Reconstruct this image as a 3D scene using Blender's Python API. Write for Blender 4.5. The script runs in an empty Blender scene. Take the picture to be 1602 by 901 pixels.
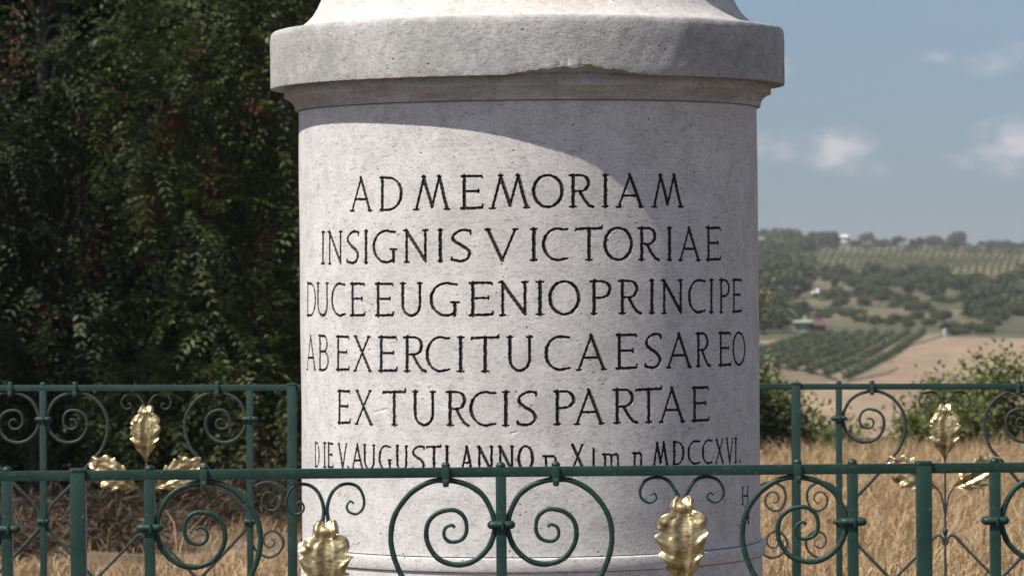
import bpy, bmesh, math, random
import numpy as np
from mathutils import Vector, Matrix

R = math.radians
scene = bpy.context.scene
col = scene.collection

# ------------------------------------------------------------------ camera, sky, sun, exposure
FPX = 5880.0                      # focal length in photo pixels (1602 wide)
EYE = Vector((0, 0, 1.6))
cam = bpy.data.cameras.new('camera')
camo = bpy.data.objects.new('camera', cam)
col.objects.link(camo)
cam.sensor_width = 36.0
cam.lens = 36.0 * FPX / 1602.0
cam.clip_start = 0.5
cam.clip_end = 20000
PITCH = math.atan(25.5 / FPX)
CAMROT = (Matrix.Rotation(R(90) - PITCH, 3, 'X') @ Matrix.Rotation(R(-0.5), 3, 'Z'))
camo.matrix_world = Matrix.Translation(EYE) @ CAMROT.to_4x4()
cam.dof.use_dof = True
cam.dof.focus_distance = 10.3
cam.dof.aperture_fstop = 11.0
scene.camera = camo

SUN_EL, SUN_AZ = R(55.5), R(55)            # sun stands front-left of the pillar
to_sun = Vector((-math.sin(SUN_AZ) * math.cos(SUN_EL), -math.cos(SUN_AZ) * math.cos(SUN_EL), math.sin(SUN_EL)))
sun = bpy.data.lights.new('sun', 'SUN')
sun.energy = 4.0
sun.angle = R(0.5)
sun.color = (1.0, 0.95, 0.89)
suno = bpy.data.objects.new('sun', sun)
suno.rotation_euler = to_sun.to_track_quat('Z', 'Y').to_euler()
suno.location = (-20, -15, 40)
col.objects.link(suno)

world = bpy.data.worlds.new('World')
scene.world = world
world.use_nodes = True
wn, wl = world.node_tree.nodes, world.node_tree.links
for n in list(wn):
    wn.remove(n)


def N(nodes, kind, **kw):
    n = nodes.new(kind)
    for k, v in kw.items():
        if k.startswith('i_'):
            n.inputs[k[2:].replace('_', ' ')].default_value = v
        else:
            setattr(n, k, v)
    return n


def mth(nodes, links, op, a, b=None, c=None):
    n = nodes.new('ShaderNodeMath')
    n.operation = op
    for i, v in enumerate((a, b, c)):
        if v is None:
            continue
        if isinstance(v, (int, float)):
            n.inputs[i].default_value = v
        else:
            links.new(v, n.inputs[i])
    return n.outputs[0]


sky = N(wn, 'ShaderNodeTexSky', sky_type='NISHITA', sun_disc=False, sun_elevation=SUN_EL,
        sun_rotation=R(180) + SUN_AZ, altitude=150, air_density=1.0, dust_density=0.5, ozone_density=2.0)
hsv = N(wn, 'ShaderNodeHueSaturation', i_Saturation=0.72, i_Value=0.75)
wl.new(sky.outputs[0], hsv.inputs['Color'])
tc = N(wn, 'ShaderNodeTexCoord')
sx = N(wn, 'ShaderNodeSeparateXYZ')
wl.new(tc.outputs['Generated'], sx.inputs[0])
az = mth(wn, wl, 'ARCTAN2', sx.outputs['X'], sx.outputs['Y'])
el = sx.outputs['Z']
cmb = N(wn, 'ShaderNodeCombineXYZ')
wl.new(az, cmb.inputs[0])
wl.new(mth(wn, wl, 'MULTIPLY', el, 1.6), cmb.inputs[1])
nz = N(wn, 'ShaderNodeTexNoise', i_Scale=120.0, i_Detail=7.0, i_Roughness=0.6)
wl.new(cmb.outputs[0], nz.inputs['Vector'])
nz2 = N(wn, 'ShaderNodeTexNoise', i_Scale=30.0, i_Detail=6.0, i_Roughness=0.55)
wl.new(cmb.outputs[0], nz2.inputs['Vector'])
# cumulus heaps standing low over the hill: azimuth, elevation, half width, half height, strength
heaps = [(0.0872, 0.0312, 0.0085, 0.0060, 1.0), (0.0705, 0.0325, 0.0090, 0.0050, 0.55), (0.1330, 0.0320, 0.0110, 0.0075, 0.95),
         (0.1215, 0.0280, 0.0100, 0.0030, 0.40), (0.1130, 0.0555, 0.0070, 0.0026, 0.36), (0.1265, 0.0535, 0.0110, 0.0040, 0.45),
         (0.0720, 0.0535, 0.0045, 0.0040, 0.50), (0.1380, 0.0575, 0.0100, 0.0050, 0.45), (0.160, 0.034, 0.016, 0.010, 0.9),
         (0.030, 0.040, 0.016, 0.010, 0.9), (-0.05, 0.05, 0.02, 0.012, 0.8), (0.20, 0.05, 0.02, 0.012, 0.8), (0.0950, 0.0265, 0.018, 0.004, 0.30)]
acc = None
for a0, e0, wa, we, st in heaps:
    dx = mth(wn, wl, 'DIVIDE', mth(wn, wl, 'SUBTRACT', az, a0), wa)
    dy = mth(wn, wl, 'DIVIDE', mth(wn, wl, 'SUBTRACT', el, e0), we)
    d2 = mth(wn, wl, 'ADD', mth(wn, wl, 'MULTIPLY', dx, dx), mth(wn, wl, 'MULTIPLY', dy, dy))
    g = mth(wn, wl, 'MULTIPLY', mth(wn, wl, 'EXPONENT', mth(wn, wl, 'MULTIPLY', d2, -1.1)), st)
    acc = g if acc is None else mth(wn, wl, 'MAXIMUM', acc, g)
cl = mth(wn, wl, 'MULTIPLY', acc, mth(wn, wl, 'MULTIPLY_ADD', nz.outputs['Fac'], 2.6, -0.45))
veil = mth(wn, wl, 'MULTIPLY', mth(wn, wl, 'SUBTRACT', nz2.outputs['Fac'], 0.45), 0.6)
cl = mth(wn, wl, 'MAXIMUM', cl, veil)
clr = N(wn, 'ShaderNodeMapRange', i_To_Max=0.58)
clr.interpolation_type = 'SMOOTHSTEP'
clr.inputs['From Min'].default_value = 0.05
clr.inputs['From Max'].default_value = 0.95
wl.new(cl, clr.inputs['Value'])
mx = N(wn, 'ShaderNodeMixRGB')
wl.new(clr.outputs[0], mx.inputs['Fac'])
# the low sky is a dusty blue grey
hz = N(wn, 'ShaderNodeMapRange')
hz.interpolation_type = 'SMOOTHSTEP'
hz.inputs['From Min'].default_value = 0.02
hz.inputs['From Max'].default_value = 0.35
wl.new(el, hz.inputs['Value'])
hc = N(wn, 'ShaderNodeMixRGB')
wl.new(hz.outputs[0], hc.inputs['Fac'])
hc.inputs['Color1'].default_value = (0.345, 0.425, 0.56, 1)
hc.inputs['Color2'].default_value = (1.05, 1.0, 0.98, 1)
hm = N(wn, 'ShaderNodeMixRGB', blend_type='MULTIPLY', i_Fac=1.0)
wl.new(hsv.outputs[0], hm.inputs['Color1'])
wl.new(hc.outputs[0], hm.inputs['Color2'])
wl.new(hm.outputs[0], mx.inputs['Color1'])
mx.inputs['Color2'].default_value = (4.5, 4.1, 4.25, 1)
bg = N(wn, 'ShaderNodeBackground', i_Strength=0.105)
wl.new(mx.outputs[0], bg.inputs['Color'])
wo = N(wn, 'ShaderNodeOutputWorld')
wl.new(bg.outputs[0], wo.inputs['Surface'])

scene.view_settings.view_transform = 'Standard'
scene.view_settings.look = 'None'
scene.view_settings.gamma = 1.0
scene.view_settings.exposure = 0.8
scene.view_settings.use_curve_mapping = False
scene.render.engine = 'CYCLES'
scene.cycles.max_bounces = 8
scene.cycles.volume_bounces = 0
scene.cycles.use_denoising = True

random.seed(4)
rng = np.random.default_rng(11)


# ------------------------------------------------------------------ helpers
def tag(o, label=None, cat=None, group=None, kind=None):
    if label: o['label'] = label
    if cat: o['category'] = cat
    if group: o['group'] = group
    if kind: o['kind'] = kind
    return o


def empty(name, loc, rz=0.0):
    o = bpy.data.objects.new(name, None)
    o.location = loc
    o.rotation_euler = (0, 0, rz)
    o.empty_display_size = 0.2
    col.objects.link(o)
    return o


def link(name, me, parent=None, loc=(0, 0, 0), rot=(0, 0, 0), sc=(1, 1, 1)):
    o = bpy.data.objects.new(name, me)
    o.location = loc
    o.rotation_euler = rot
    o.scale = sc
    col.objects.link(o)
    if parent is not None:
        o.parent = parent
    return o


def mesh_np(name, V, F, mat, smooth=True, attrs=None):
    """V (n,3), F (m,4) or (m,3) arrays -> mesh"""
    V = np.ascontiguousarray(V, dtype=np.float32)
    F = np.ascontiguousarray(F, dtype=np.int32)
    me = bpy.data.meshes.new(name)
    me.vertices.add(len(V))
    me.vertices.foreach_set('co', V.ravel())
    k = F.shape[1]
    me.loops.add(F.size)
    me.loops.foreach_set('vertex_index', F.ravel())
    me.polygons.add(len(F))
    me.polygons.foreach_set('loop_start', np.arange(0, F.size, k, dtype=np.int32))
    me.polygons.foreach_set('loop_total', np.full(len(F), k, dtype=np.int32))
    me.polygons.foreach_set('use_smooth', np.full(len(F), smooth, dtype=bool))
    if attrs:
        for an, av in attrs.items():
            a = me.attributes.new(an, 'FLOAT', 'POINT')
            a.data.foreach_set('value', np.ascontiguousarray(av, dtype=np.float32))
    me.update(calc_edges=True)
    me.validate()
    if mat: me.materials.append(mat)
    return me


class MB:
    def __init__(self):
        self.V, self.F, self.n = [], [], 0

    def add(self, V, F):
        V = np.asarray(V, float)
        self.V.append(V)
        self.F += [tuple(int(i) + self.n for i in f) for f in F]
        self.n += len(V)

    def box(self, cx, cy, cz, sx_, sy_, sz_, bev=0.0):
        bm = bmesh.new()
        bmesh.ops.create_cube(bm, size=1.0)
        bmesh.ops.scale(bm, vec=(sx_, sy_, sz_), verts=bm.verts)
        if bev:
            bmesh.ops.bevel(bm, geom=list(bm.edges), offset=bev, segments=2, affect='EDGES', profile=0.6)
        bmesh.ops.translate(bm, vec=(cx, cy, cz), verts=bm.verts)
        bm.verts.index_update()
        self.add([v.co[:] for v in bm.verts], [[v.index for v in f.verts] for f in bm.faces])
        bm.free()

    def ball(self, c, r, seg=14, rings=8, sc=(1, 1, 1)):
        bm = bmesh.new()
        bmesh.ops.create_uvsphere(bm, u_segments=seg, v_segments=rings, radius=r)
        bmesh.ops.scale(bm, vec=sc, verts=bm.verts)
        bmesh.ops.translate(bm, vec=c, verts=bm.verts)
        bm.verts.index_update()
        self.add([v.co[:] for v in bm.verts], [[v.index for v in f.verts] for f in bm.faces])
        bm.free()

    def sweep(self, P, a, b, nrm=(0, 1, 0), sides=10, power=2.0):
        """bar along P (n,3): half width a across the curve plane, half depth b along nrm; a, b may be arrays"""
        P = np.asarray(P, float)
        n = len(P)
        a = np.broadcast_to(np.asarray(a, float), (n,))
        b = np.broadcast_to(np.asarray(b, float), (n,))
        T = np.gradient(P, axis=0)
        T /= np.linalg.norm(T, axis=1)[:, None] + 1e-12
        nr = np.array(nrm, float)
        if nrm == (0, 1, 0) or True:
            S = np.cross(T, nr)
            bad = np.linalg.norm(S, axis=1) < 1e-4
            S[bad] = np.cross(T[bad], np.array([1.0, 0.1, 0.0]))
            S /= np.linalg.norm(S, axis=1)[:, None]
            B = np.cross(S, T)
        th = np.arange(sides) / sides * 2 * math.pi + math.pi / sides
        c, s = np.cos(th), np.sin(th)
        c = np.sign(c) * np.abs(c) ** (2 / power)
        s = np.sign(s) * np.abs(s) ** (2 / power)
        V = P[:, None, :] + S[:, None, :] * (a[:, None] * c)[..., None] + B[:, None, :] * (b[:, None] * s)[..., None]
        F = []
        for i in range(n - 1):
            for j in range(sides):
                k = (j + 1) % sides
                F.append((i * sides + j, i * sides + k, (i + 1) * sides + k, (i + 1) * sides + j))
        F.append(tuple(range(sides))[::-1])
        F.append(tuple((n - 1) * sides + j for j in range(sides)))
        self.add(V.reshape(-1, 3), F)

    def mesh(self, name, mat, smooth=True, angle=None):
        me = bpy.data.meshes.new(name)
        me.from_pydata(np.concatenate(self.V).tolist(), [], self.F)
        bm = bmesh.new()
        bm.from_mesh(me)
        bmesh.ops.recalc_face_normals(bm, faces=bm.faces)
        bm.to_mesh(me)
        bm.free()
        for p in me.polygons: p.use_smooth = smooth
        if smooth and angle:
            me.set_sharp_from_angle(angle=R(angle))
        me.materials.append(mat)
        return me


def spline(pts, n=12):
    """Catmull-Rom through pts"""
    P = np.asarray(pts, float)
    P = np.vstack([2 * P[0] - P[1], P, 2 * P[-1] - P[-2]])
    out = []
    for i in range(1, len(P) - 2):
        t = np.linspace(0, 1, n, endpoint=False)[:, None]
        p0, p1, p2, p3 = P[i - 1], P[i], P[i + 1], P[i + 2]
        out.append(0.5 * ((2 * p1) + (-p0 + p2) * t + (2 * p0 - 5 * p1 + 4 * p2 - p3) * t ** 2 + (-p0 + 3 * p1 - 3 * p2 + p3) * t ** 3))
    out.append(P[-2][None])
    return np.concatenate(out)


# ------------------------------------------------------------------ materials
def newmat(name):
    m = bpy.data.materials.new(name)
    m.use_nodes = True
    nt = m.node_tree
    b = nt.nodes['Principled BSDF']
    return m, nt.nodes, nt.links, b


def ramp(nodes, stops, interp='LINEAR'):
    r = nodes.new('ShaderNodeValToRGB')
    r.color_ramp.interpolation = interp
    e = r.color_ramp.elements
    while len(e) < len(stops): e.new(0.5)
    for i, (p, c) in enumerate(stops):
        e[i].position = p
        e[i].color = (c, c, c, 1) if isinstance(c, (int, float)) else (*c, 1)
    return r


def mixc(nodes, links, fac, a, b, blend='MIX'):
    m = nodes.new('ShaderNodeMixRGB')
    m.blend_type = blend
    for s, v in ((m.inputs['Fac'], fac), (m.inputs['Color1'], a), (m.inputs['Color2'], b)):
        if isinstance(v, (int, float)): s.default_value = v
        elif isinstance(v, tuple): s.default_value = (*v, 1) if len(v) == 3 else v
        else: links.new(v, s)
    return m.outputs[0]


def stone(name, base, lo, speck=0.5, patch=None, patch_amt=0.0, bump=0.5, grain=1.0, streak=0.0):
    m, nd, lk, b = newmat(name)
    t = N(nd, 'ShaderNodeTexCoord')
    o = t.outputs['Object']
    def noise(scale, detail=4.0, rough=0.6, vec=None, dist=0.0):
        n = N(nd, 'ShaderNodeTexNoise', i_Scale=scale, i_Detail=detail, i_Roughness=rough, i_Distortion=dist)
        lk.new(vec if vec is not None else o, n.inputs['Vector'])
        return n.outputs['Fac']
    big = ramp(nd, [(0.3, 0.0), (0.7, 1.0)])
    lk.new(noise(2.2, 5), big.inputs[0])
    c = mixc(nd, lk, big.outputs[0], lo, base)
    # mid mottling
    mid = ramp(nd, [(0.36, 0.76), (0.60, 1.08)])
    lk.new(noise(11, 8, 0.75, None, 0.6), mid.inputs[0])
    c = mixc(nd, lk, 0.75, c, mid.outputs[0], 'MULTIPLY')
    # fine grain, pale and dark crystals
    fine = ramp(nd, [(0.30, 0.50), (0.46, 0.96), (0.6, 1.08), (0.74, 1.30)])
    lk.new(noise(125 * grain, 4, 0.8), fine.inputs[0])
    c = mixc(nd, lk, 0.62, c, fine.outputs[0], 'MULTIPLY')
    # short slanting tool marks
    mp = N(nd, 'ShaderNodeMapping')
    mp.inputs['Rotation'].default_value = (0.25, 0.55, 0.2)
    mp.inputs['Scale'].default_value = (42, 42, 120)
    lk.new(o, mp.inputs['Vector'])
    tm_n = noise(1.0, 3, 0.65, mp.outputs[0], 1.2)
    tm = ramp(nd, [(0.32, 0.42), (0.46, 1.0)])
    lk.new(tm_n, tm.inputs[0])
    c = mixc(nd, lk, speck, c, tm.outputs[0], 'MULTIPLY')
    # small pits
    vo = N(nd, 'ShaderNodeTexVoronoi', i_Scale=42.0, i_Randomness=1.0)
    lk.new(o, vo.inputs['Vector'])
    pitmask = ramp(nd, [(0.56, 0.0), (0.62, 1.0)])
    lk.new(noise(9, 3), pitmask.inputs[0])
    pit = ramp(nd, [(0.08, 1.0), (0.20, 0.0)])
    lk.new(vo.outputs['Distance'], pit.inputs[0])
    pm = mth(nd, lk, 'MULTIPLY', pit.outputs[0], pitmask.outputs[0])
    c = mixc(nd, lk, mth(nd, lk, 'MULTIPLY', pm, 0.8), c, (0.09, 0.085, 0.08))
    if patch:
        pr = ramp(nd, [(0.45, 0.0), (0.62, 1.0)])
        lk.new(noise(5.5, 8, 0.72), pr.inputs[0])
        c = mixc(nd, lk, mth(nd, lk, 'MULTIPLY', pr.outputs[0], patch_amt), c, patch)
    if streak:
        mp2 = N(nd, 'ShaderNodeMapping')
        mp2.inputs['Scale'].default_value = (3.5, 3.5, 22)
        lk.new(o, mp2.inputs['Vector'])
        sr = ramp(nd, [(0.40, 1.0), (0.58, 0.0)])
        lk.new(noise(1.0, 6, 0.7, mp2.outputs[0]), sr.inputs[0])
        c = mixc(nd, lk, mth(nd, lk, 'MULTIPLY', sr.outputs[0], streak), c, (0.15, 0.13, 0.105))
    lk.new(c, b.inputs['Base Color'])
    b.inputs['Roughness'].default_value = 0.9
    b.inputs['Specular IOR Level'].default_value = 0.2
    h = mth(nd, lk, 'ADD', mth(nd, lk, 'MULTIPLY', noise(60 * grain, 6, 0.75), 1.0), mth(nd, lk, 'MULTIPLY', tm.outputs[0], 0.15))
    h = mth(nd, lk, 'SUBTRACT', h, mth(nd, lk, 'MULTIPLY', pm, 0.8))
    bp = N(nd, 'ShaderNodeBump', i_Strength=bump, i_Distance=0.004)
    lk.new(h, bp.inputs['Height'])
    lk.new(bp.outputs[0], b.inputs['Normal'])
    return m


M_shaft = stone('limestone', (0.575, 0.552, 0.53), (0.50, 0.482, 0.465), 0.6, bump=0.4)
M_block = stone('weathered_limestone', (0.45, 0.435, 0.415), (0.37, 0.362, 0.35), 0.6, (0.19, 0.19, 0.183), 0.6, bump=1.0, grain=0.8)
M_mould = stone('stained_limestone', (0.49, 0.48, 0.47), (0.39, 0.38, 0.37), 0.5, bump=0.5, streak=0.4)
M_flare = stone('pale_limestone', (0.56, 0.53, 0.50), (0.48, 0.45, 0.42), 0.5, (0.34, 0.29, 0.23), 0.3, bump=0.5)

m, nd, lk, b = newmat('letter_paint')
t = N(nd, 'ShaderNodeTexCoord')
n = N(nd, 'ShaderNodeTexNoise', i_Scale=55.0, i_Detail=6.0, i_Roughness=0.7)
lk.new(t.outputs['Object'], n.inputs['Vector'])
r = ramp(nd, [(0.34, (0.024, 0.0225, 0.0215)), (0.60, (0.042, 0.040, 0.038)), (0.80, (0.13, 0.12, 0.115))])
lk.new(n.outputs['Fac'], r.inputs[0])
lk.new(r.outputs[0], b.inputs['Base Color'])
b.inputs['Roughness'].default_value = 0.9
b.inputs['Specular IOR Level'].default_value = 0.1
M_letter = m


def paint(name, c1, c2, rough, wear):
    m, nd, lk, b = newmat(name)
    t = N(nd, 'ShaderNodeTexCoord')
    n1 = N(nd, 'ShaderNodeTexNoise', i_Scale=7.0, i_Detail=6.0, i_Roughness=0.65)
    n2 = N(nd, 'ShaderNodeTexNoise', i_Scale=90.0, i_Detail=4.0, i_Roughness=0.7)
    for q in (n1, n2): lk.new(t.outputs['Object'], q.inputs['Vector'])
    r = ramp(nd, [(0.35, c1), (0.68, c2)])
    lk.new(n1.outputs['Fac'], r.inputs[0])
    w = ramp(nd, [(0.58, 0.0), (0.70, 1.0)])
    lk.new(n2.outputs['Fac'], w.inputs[0])
    c = mixc(nd, lk, mth(nd, lk, 'MULTIPLY', w.outputs[0], wear), r.outputs[0], (0.16, 0.19, 0.17))
    lk.new(c, b.inputs['Base Color'])
    rr = mth(nd, lk, 'MULTIPLY_ADD', n1.outputs['Fac'], 0.35, rough - 0.15)
    lk.new(rr, b.inputs['Roughness'])
    b.inputs['Specular IOR Level'].default_value = 0.35
    bp = N(nd, 'ShaderNodeBump', i_Strength=0.4, i_Distance=0.002)
    lk.new(n2.outputs['Fac'], bp.inputs['Height'])
    lk.new(bp.outputs[0], b.inputs['Normal'])
    return m


M_green = paint('green_paint', (0.004, 0.022, 0.015), (0.010, 0.037, 0.026), 0.46, 0.35)
M_dark = paint('dark_green_paint', (0.007, 0.030, 0.023), (0.014, 0.042, 0.033), 0.55, 0.3)
M_dull = paint('faded_green_paint', (0.016, 0.026, 0.023), (0.028, 0.038, 0.035), 0.55, 0.4)

m, nd, lk, b = newmat('gilding')
t = N(nd, 'ShaderNodeTexCoord')
n1 = N(nd, 'ShaderNodeTexNoise', i_Scale=28.0, i_Detail=5.0, i_Roughness=0.65)
n2 = N(nd, 'ShaderNodeTexNoise', i_Scale=75.0, i_Detail=3.0, i_Roughness=0.6)
for q in (n1, n2): lk.new(t.outputs['Object'], q.inputs['Vector'])
r = ramp(nd, [(0.30, (0.13, 0.095, 0.05)), (0.46, (0.38, 0.30, 0.155)), (0.7, (0.58, 0.48, 0.28))])
lk.new(n1.outputs['Fac'], r.inputs[0])
lk.new(r.outputs[0], b.inputs['Base Color'])
b.inputs['Metallic'].default_value = 0.8
lk.new(mth(nd, lk, 'MULTIPLY_ADD', n1.outputs['Fac'], 0.3, 0.26), b.inputs['Roughness'])
bp = N(nd, 'ShaderNodeBump', i_Strength=0.14, i_Distance=0.003)
lk.new(n2.outputs['Fac'], bp.inputs['Height'])
lk.new(bp.outputs[0], b.inputs['Normal'])
M_gold = m


def leafmat(name, stops, trans=0.3, rough=0.5):
    m, nd, lk, b = newmat(name)
    a = N(nd, 'ShaderNodeAttribute', attribute_name='tint')
    r = ramp(nd, stops)
    lk.new(a.outputs['Fac'], r.inputs[0])
    lk.new(r.outputs[0], b.inputs['Base Color'])
    b.inputs['Roughness'].default_value = rough
    b.inputs['Specular IOR Level'].default_value = 0.2
    tr = N(nd, 'ShaderNodeBsdfTranslucent')
    lk.new(mixc(nd, lk, 1.0, r.outputs[0], (1.0, 1.15, 0.5), 'MULTIPLY'), tr.inputs['Color'])
    ms = N(nd, 'ShaderNodeMixShader', i_Fac=trans)
    lk.new(b.outputs[0], ms.inputs[1])
    lk.new(tr.outputs[0], ms.inputs[2])
    lk.new(ms.outputs[0], nd['Material Output'].inputs['Surface'])
    return m


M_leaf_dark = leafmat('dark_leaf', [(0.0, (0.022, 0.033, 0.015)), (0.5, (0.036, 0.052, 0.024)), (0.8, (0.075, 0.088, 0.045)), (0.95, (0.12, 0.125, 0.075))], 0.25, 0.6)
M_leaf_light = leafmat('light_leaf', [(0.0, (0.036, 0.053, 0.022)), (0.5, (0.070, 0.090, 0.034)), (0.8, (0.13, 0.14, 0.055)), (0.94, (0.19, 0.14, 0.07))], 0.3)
M_leaf_bush = leafmat('bush_leaf', [(0.0, (0.075, 0.095, 0.038)), (0.5, (0.13, 0.15, 0.060)), (0.9, (0.20, 0.20, 0.085))], 0.35, 0.55)
M_leaf_far = leafmat('distant_leaf', [(0.0, (0.052, 0.066, 0.032)), (0.5, (0.085, 0.10, 0.048)), (1.0, (0.13, 0.14, 0.07))], 0.2, 0.7)
M_vine = leafmat('vine_leaf', [(0.0, (0.045, 0.065, 0.030)), (0.6, (0.065, 0.085, 0.038)), (1.0, (0.09, 0.10, 0.05))], 0.1, 0.7)
M_vine_pale = leafmat('pale_vine_leaf', [(0.0, (0.085, 0.095, 0.045)), (1.0, (0.12, 0.125, 0.06))], 0.1, 0.7)
M_seed = leafmat('seed_husk', [(0.0, (0.075, 0.028, 0.020)), (0.6, (0.14, 0.058, 0.040)), (1.0, (0.24, 0.13, 0.085))], 0.25, 0.6)
M_straw = leafmat('straw', [(0.0, (0.17, 0.115, 0.07)), (0.4, (0.33, 0.215, 0.125)), (0.8, (0.52, 0.375, 0.225)), (1.0, (0.62, 0.51, 0.35))], 0.2, 0.7)

m, nd, lk, b = newmat('bark')
t = N(nd, 'ShaderNodeTexCoord')
mp = N(nd, 'ShaderNodeMapping')
mp.inputs['Scale'].default_value = (18, 18, 4)
lk.new(t.outputs['Object'], mp.inputs['Vector'])
n1 = N(nd, 'ShaderNodeTexNoise', i_Scale=1.0, i_Detail=7.0, i_Roughness=0.7)
lk.new(mp.outputs[0], n1.inputs['Vector'])
r = ramp(nd, [(0.3, (0.035, 0.026, 0.02)), (0.7, (0.12, 0.095, 0.075))])
lk.new(n1.outputs['Fac'], r.inputs[0])
lk.new(r.outputs[0], b.inputs['Base Color'])
b.inputs['Roughness'].default_value = 0.95
bp = N(nd, 'ShaderNodeBump', i_Strength=0.8, i_Distance=0.02)
lk.new(n1.outputs['Fac'], bp.inputs['Height'])
lk.new(bp.outputs[0], b.inputs['Normal'])
M_bark = m


def groundmat(name, cols, scale, stretch=(1, 1, 1), bump=0.5, fine=8.0, rough=0.95):
    m, nd, lk, b = newmat(name)
    t = N(nd, 'ShaderNodeTexCoord')
    mp = N(nd, 'ShaderNodeMapping')
    mp.inputs['Scale'].default_value = stretch
    lk.new(t.outputs['Object'], mp.inputs['Vector'])
    n1 = N(nd, 'ShaderNodeTexNoise', i_Scale=scale, i_Detail=8.0, i_Roughness=0.62)
    n2 = N(nd, 'ShaderNodeTexNoise', i_Scale=scale * fine, i_Detail=5.0, i_Roughness=0.7)
    for q in (n1, n2): lk.new(mp.outputs[0], q.inputs['Vector'])
    r = ramp(nd, cols)
    lk.new(n1.outputs['Fac'], r.inputs[0])
    f = ramp(nd, [(0.3, 0.72), (0.7, 1.18)])
    lk.new(n2.outputs['Fac'], f.inputs[0])
    lk.new(mixc(nd, lk, 0.8, r.outputs[0], f.outputs[0], 'MULTIPLY'), b.inputs['Base Color'])
    b.inputs['Roughness'].default_value = rough
    b.inputs['Specular IOR Level'].default_value = 0.1
    bp = N(nd, 'ShaderNodeBump', i_Strength=bump, i_Distance=0.05)
    lk.new(n2.outputs['Fac'], bp.inputs['Height'])
    lk.new(bp.outputs[0], b.inputs['Normal'])
    return m


# ground: straw-littered soil close by, scrub and dry grass on the far slope (mixed by place)
m, nd, lk, b = newmat('ground_cover')
t = N(nd, 'ShaderNodeTexCoord')
sp = N(nd, 'ShaderNodeSeparateXYZ')
lk.new(t.outputs['Object'], sp.inputs[0])
def gnoise(scale, stretch=(1, 1, 1), det=7.0):
    mp = N(nd, 'ShaderNodeMapping')
    mp.inputs['Scale'].default_value = stretch
    lk.new(t.outputs['Object'], mp.inputs['Vector'])
    q = N(nd, 'ShaderNodeTexNoise', i_Scale=scale, i_Detail=det, i_Roughness=0.62)
    lk.new(mp.outputs[0], q.inputs['Vector'])
    return q.outputs['Fac']
rn = ramp(nd, [(0.30, (0.065, 0.050, 0.038)), (0.5, (0.14, 0.105, 0.075)), (0.7, (0.24, 0.18, 0.12))])
lk.new(gnoise(1.6), rn.inputs[0])
rf = ramp(nd, [(0.36, (0.060, 0.066, 0.036)), (0.48, (0.095, 0.090, 0.050)), (0.57, (0.145, 0.118, 0.076)), (0.70, (0.21, 0.16, 0.11))])
lk.new(gnoise(0.03, (0.8, 0.55, 1)), rf.inputs[0])
ff = ramp(nd, [(0.35, 0.7), (0.65, 1.15)])
lk.new(gnoise(0.25), ff.inputs[0])
far_c = mixc(nd, lk, 0.8, rf.outputs[0], ff.outputs[0], 'MULTIPLY')
fm = N(nd, 'ShaderNodeMapRange')
fm.inputs['From Min'].default_value = 45
fm.inputs['From Max'].default_value = 120
lk.new(sp.outputs['Y'], fm.inputs['Value'])
lk.new(mixc(nd, lk, fm.outputs[0], rn.outputs[0], far_c), b.inputs['Base Color'])
b.inputs['Roughness'].default_value = 0.97
b.inputs['Specular IOR Level'].default_value = 0.1
bp = N(nd, 'ShaderNodeBump', i_Strength=0.6, i_Distance=0.05)
lk.new(gnoise(14.0), bp.inputs['Height'])
lk.new(bp.outputs[0], b.inputs['Normal'])
M_ground = m
M_field = groundmat('dry_field', [(0.3, (0.185, 0.135, 0.088)), (0.5, (0.235, 0.172, 0.112)), (0.7, (0.28, 0.21, 0.138))], 0.05, (1, 0.35, 1), 0.3)
M_vsoil = groundmat('vineyard_soil', [(0.3, (0.15, 0.125, 0.08)), (0.7, (0.23, 0.18, 0.12))], 0.06, (1, 0.4, 1), 0.3)
M_vgrass = groundmat('vineyard_grass', [(0.3, (0.14, 0.13, 0.06)), (0.7, (0.22, 0.19, 0.10))], 0.05, (1, 0.4, 1), 0.3)
M_redsoil = groundmat('red_soil', [(0.3, (0.20, 0.10, 0.06)), (0.7, (0.30, 0.16, 0.10))], 1.2, bump=0.5)


def plain(name, c, rough=0.8, metal=0.0):
    m, nd, lk, b = newmat(name)
    t = N(nd, 'ShaderNodeTexCoord')
    n = N(nd, 'ShaderNodeTexNoise', i_Scale=3.0, i_Detail=5.0)
    lk.new(t.outputs['Object'], n.inputs['Vector'])
    f = ramp(nd, [(0.3, 0.8), (0.7, 1.1)])
    lk.new(n.outputs['Fac'], f.inputs[0])
    lk.new(mixc(nd, lk, 1.0, c, f.outputs[0], 'MULTIPLY'), b.inputs['Base Color'])
    b.inputs['Roughness'].default_value = rough
    b.inputs['Metallic'].default_value = metal
    return m


M_white = plain('white_wall', (0.72, 0.70, 0.67))
M_palegreen = plain('pale_green_wall', (0.26, 0.34, 0.22))
M_tanwall = plain('ochre_wall', (0.42, 0.30, 0.22))
M_tile = plain('red_roof_tile', (0.19, 0.10, 0.08))
M_darkroof = plain('dark_roof_tile', (0.10, 0.05, 0.045))
M_glass = plain('dark_window', (0.03, 0.035, 0.04), 0.2)
M_steel = plain('galvanised_steel', (0.35, 0.37, 0.38), 0.5, 0.6)
M_bluewhite = plain('pale_blue_paint', (0.34, 0.42, 0.46))

# ------------------------------------------------------------------ terrain
PROF_Y = [-4000, 17, 37, 45, 80, 150, 215, 250, 330, 400, 500, 600, 750, 900, 1100, 1400, 1520, 1750, 2600, 12000]
PROF_Z = [0, 0, -.34, -1.6, -6.2, -11.0, -11.2, -9.9, -7.7, -6.4, -5.2, -3.9, -0.8, 2.2, 6.7, 12.6, 13.4, 8, -4, -30]


def sstep(a, b_, x):
    t_ = np.clip((x - a) / (b_ - a), 0, 1)
    return t_ * t_ * (3 - 2 * t_)


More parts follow.
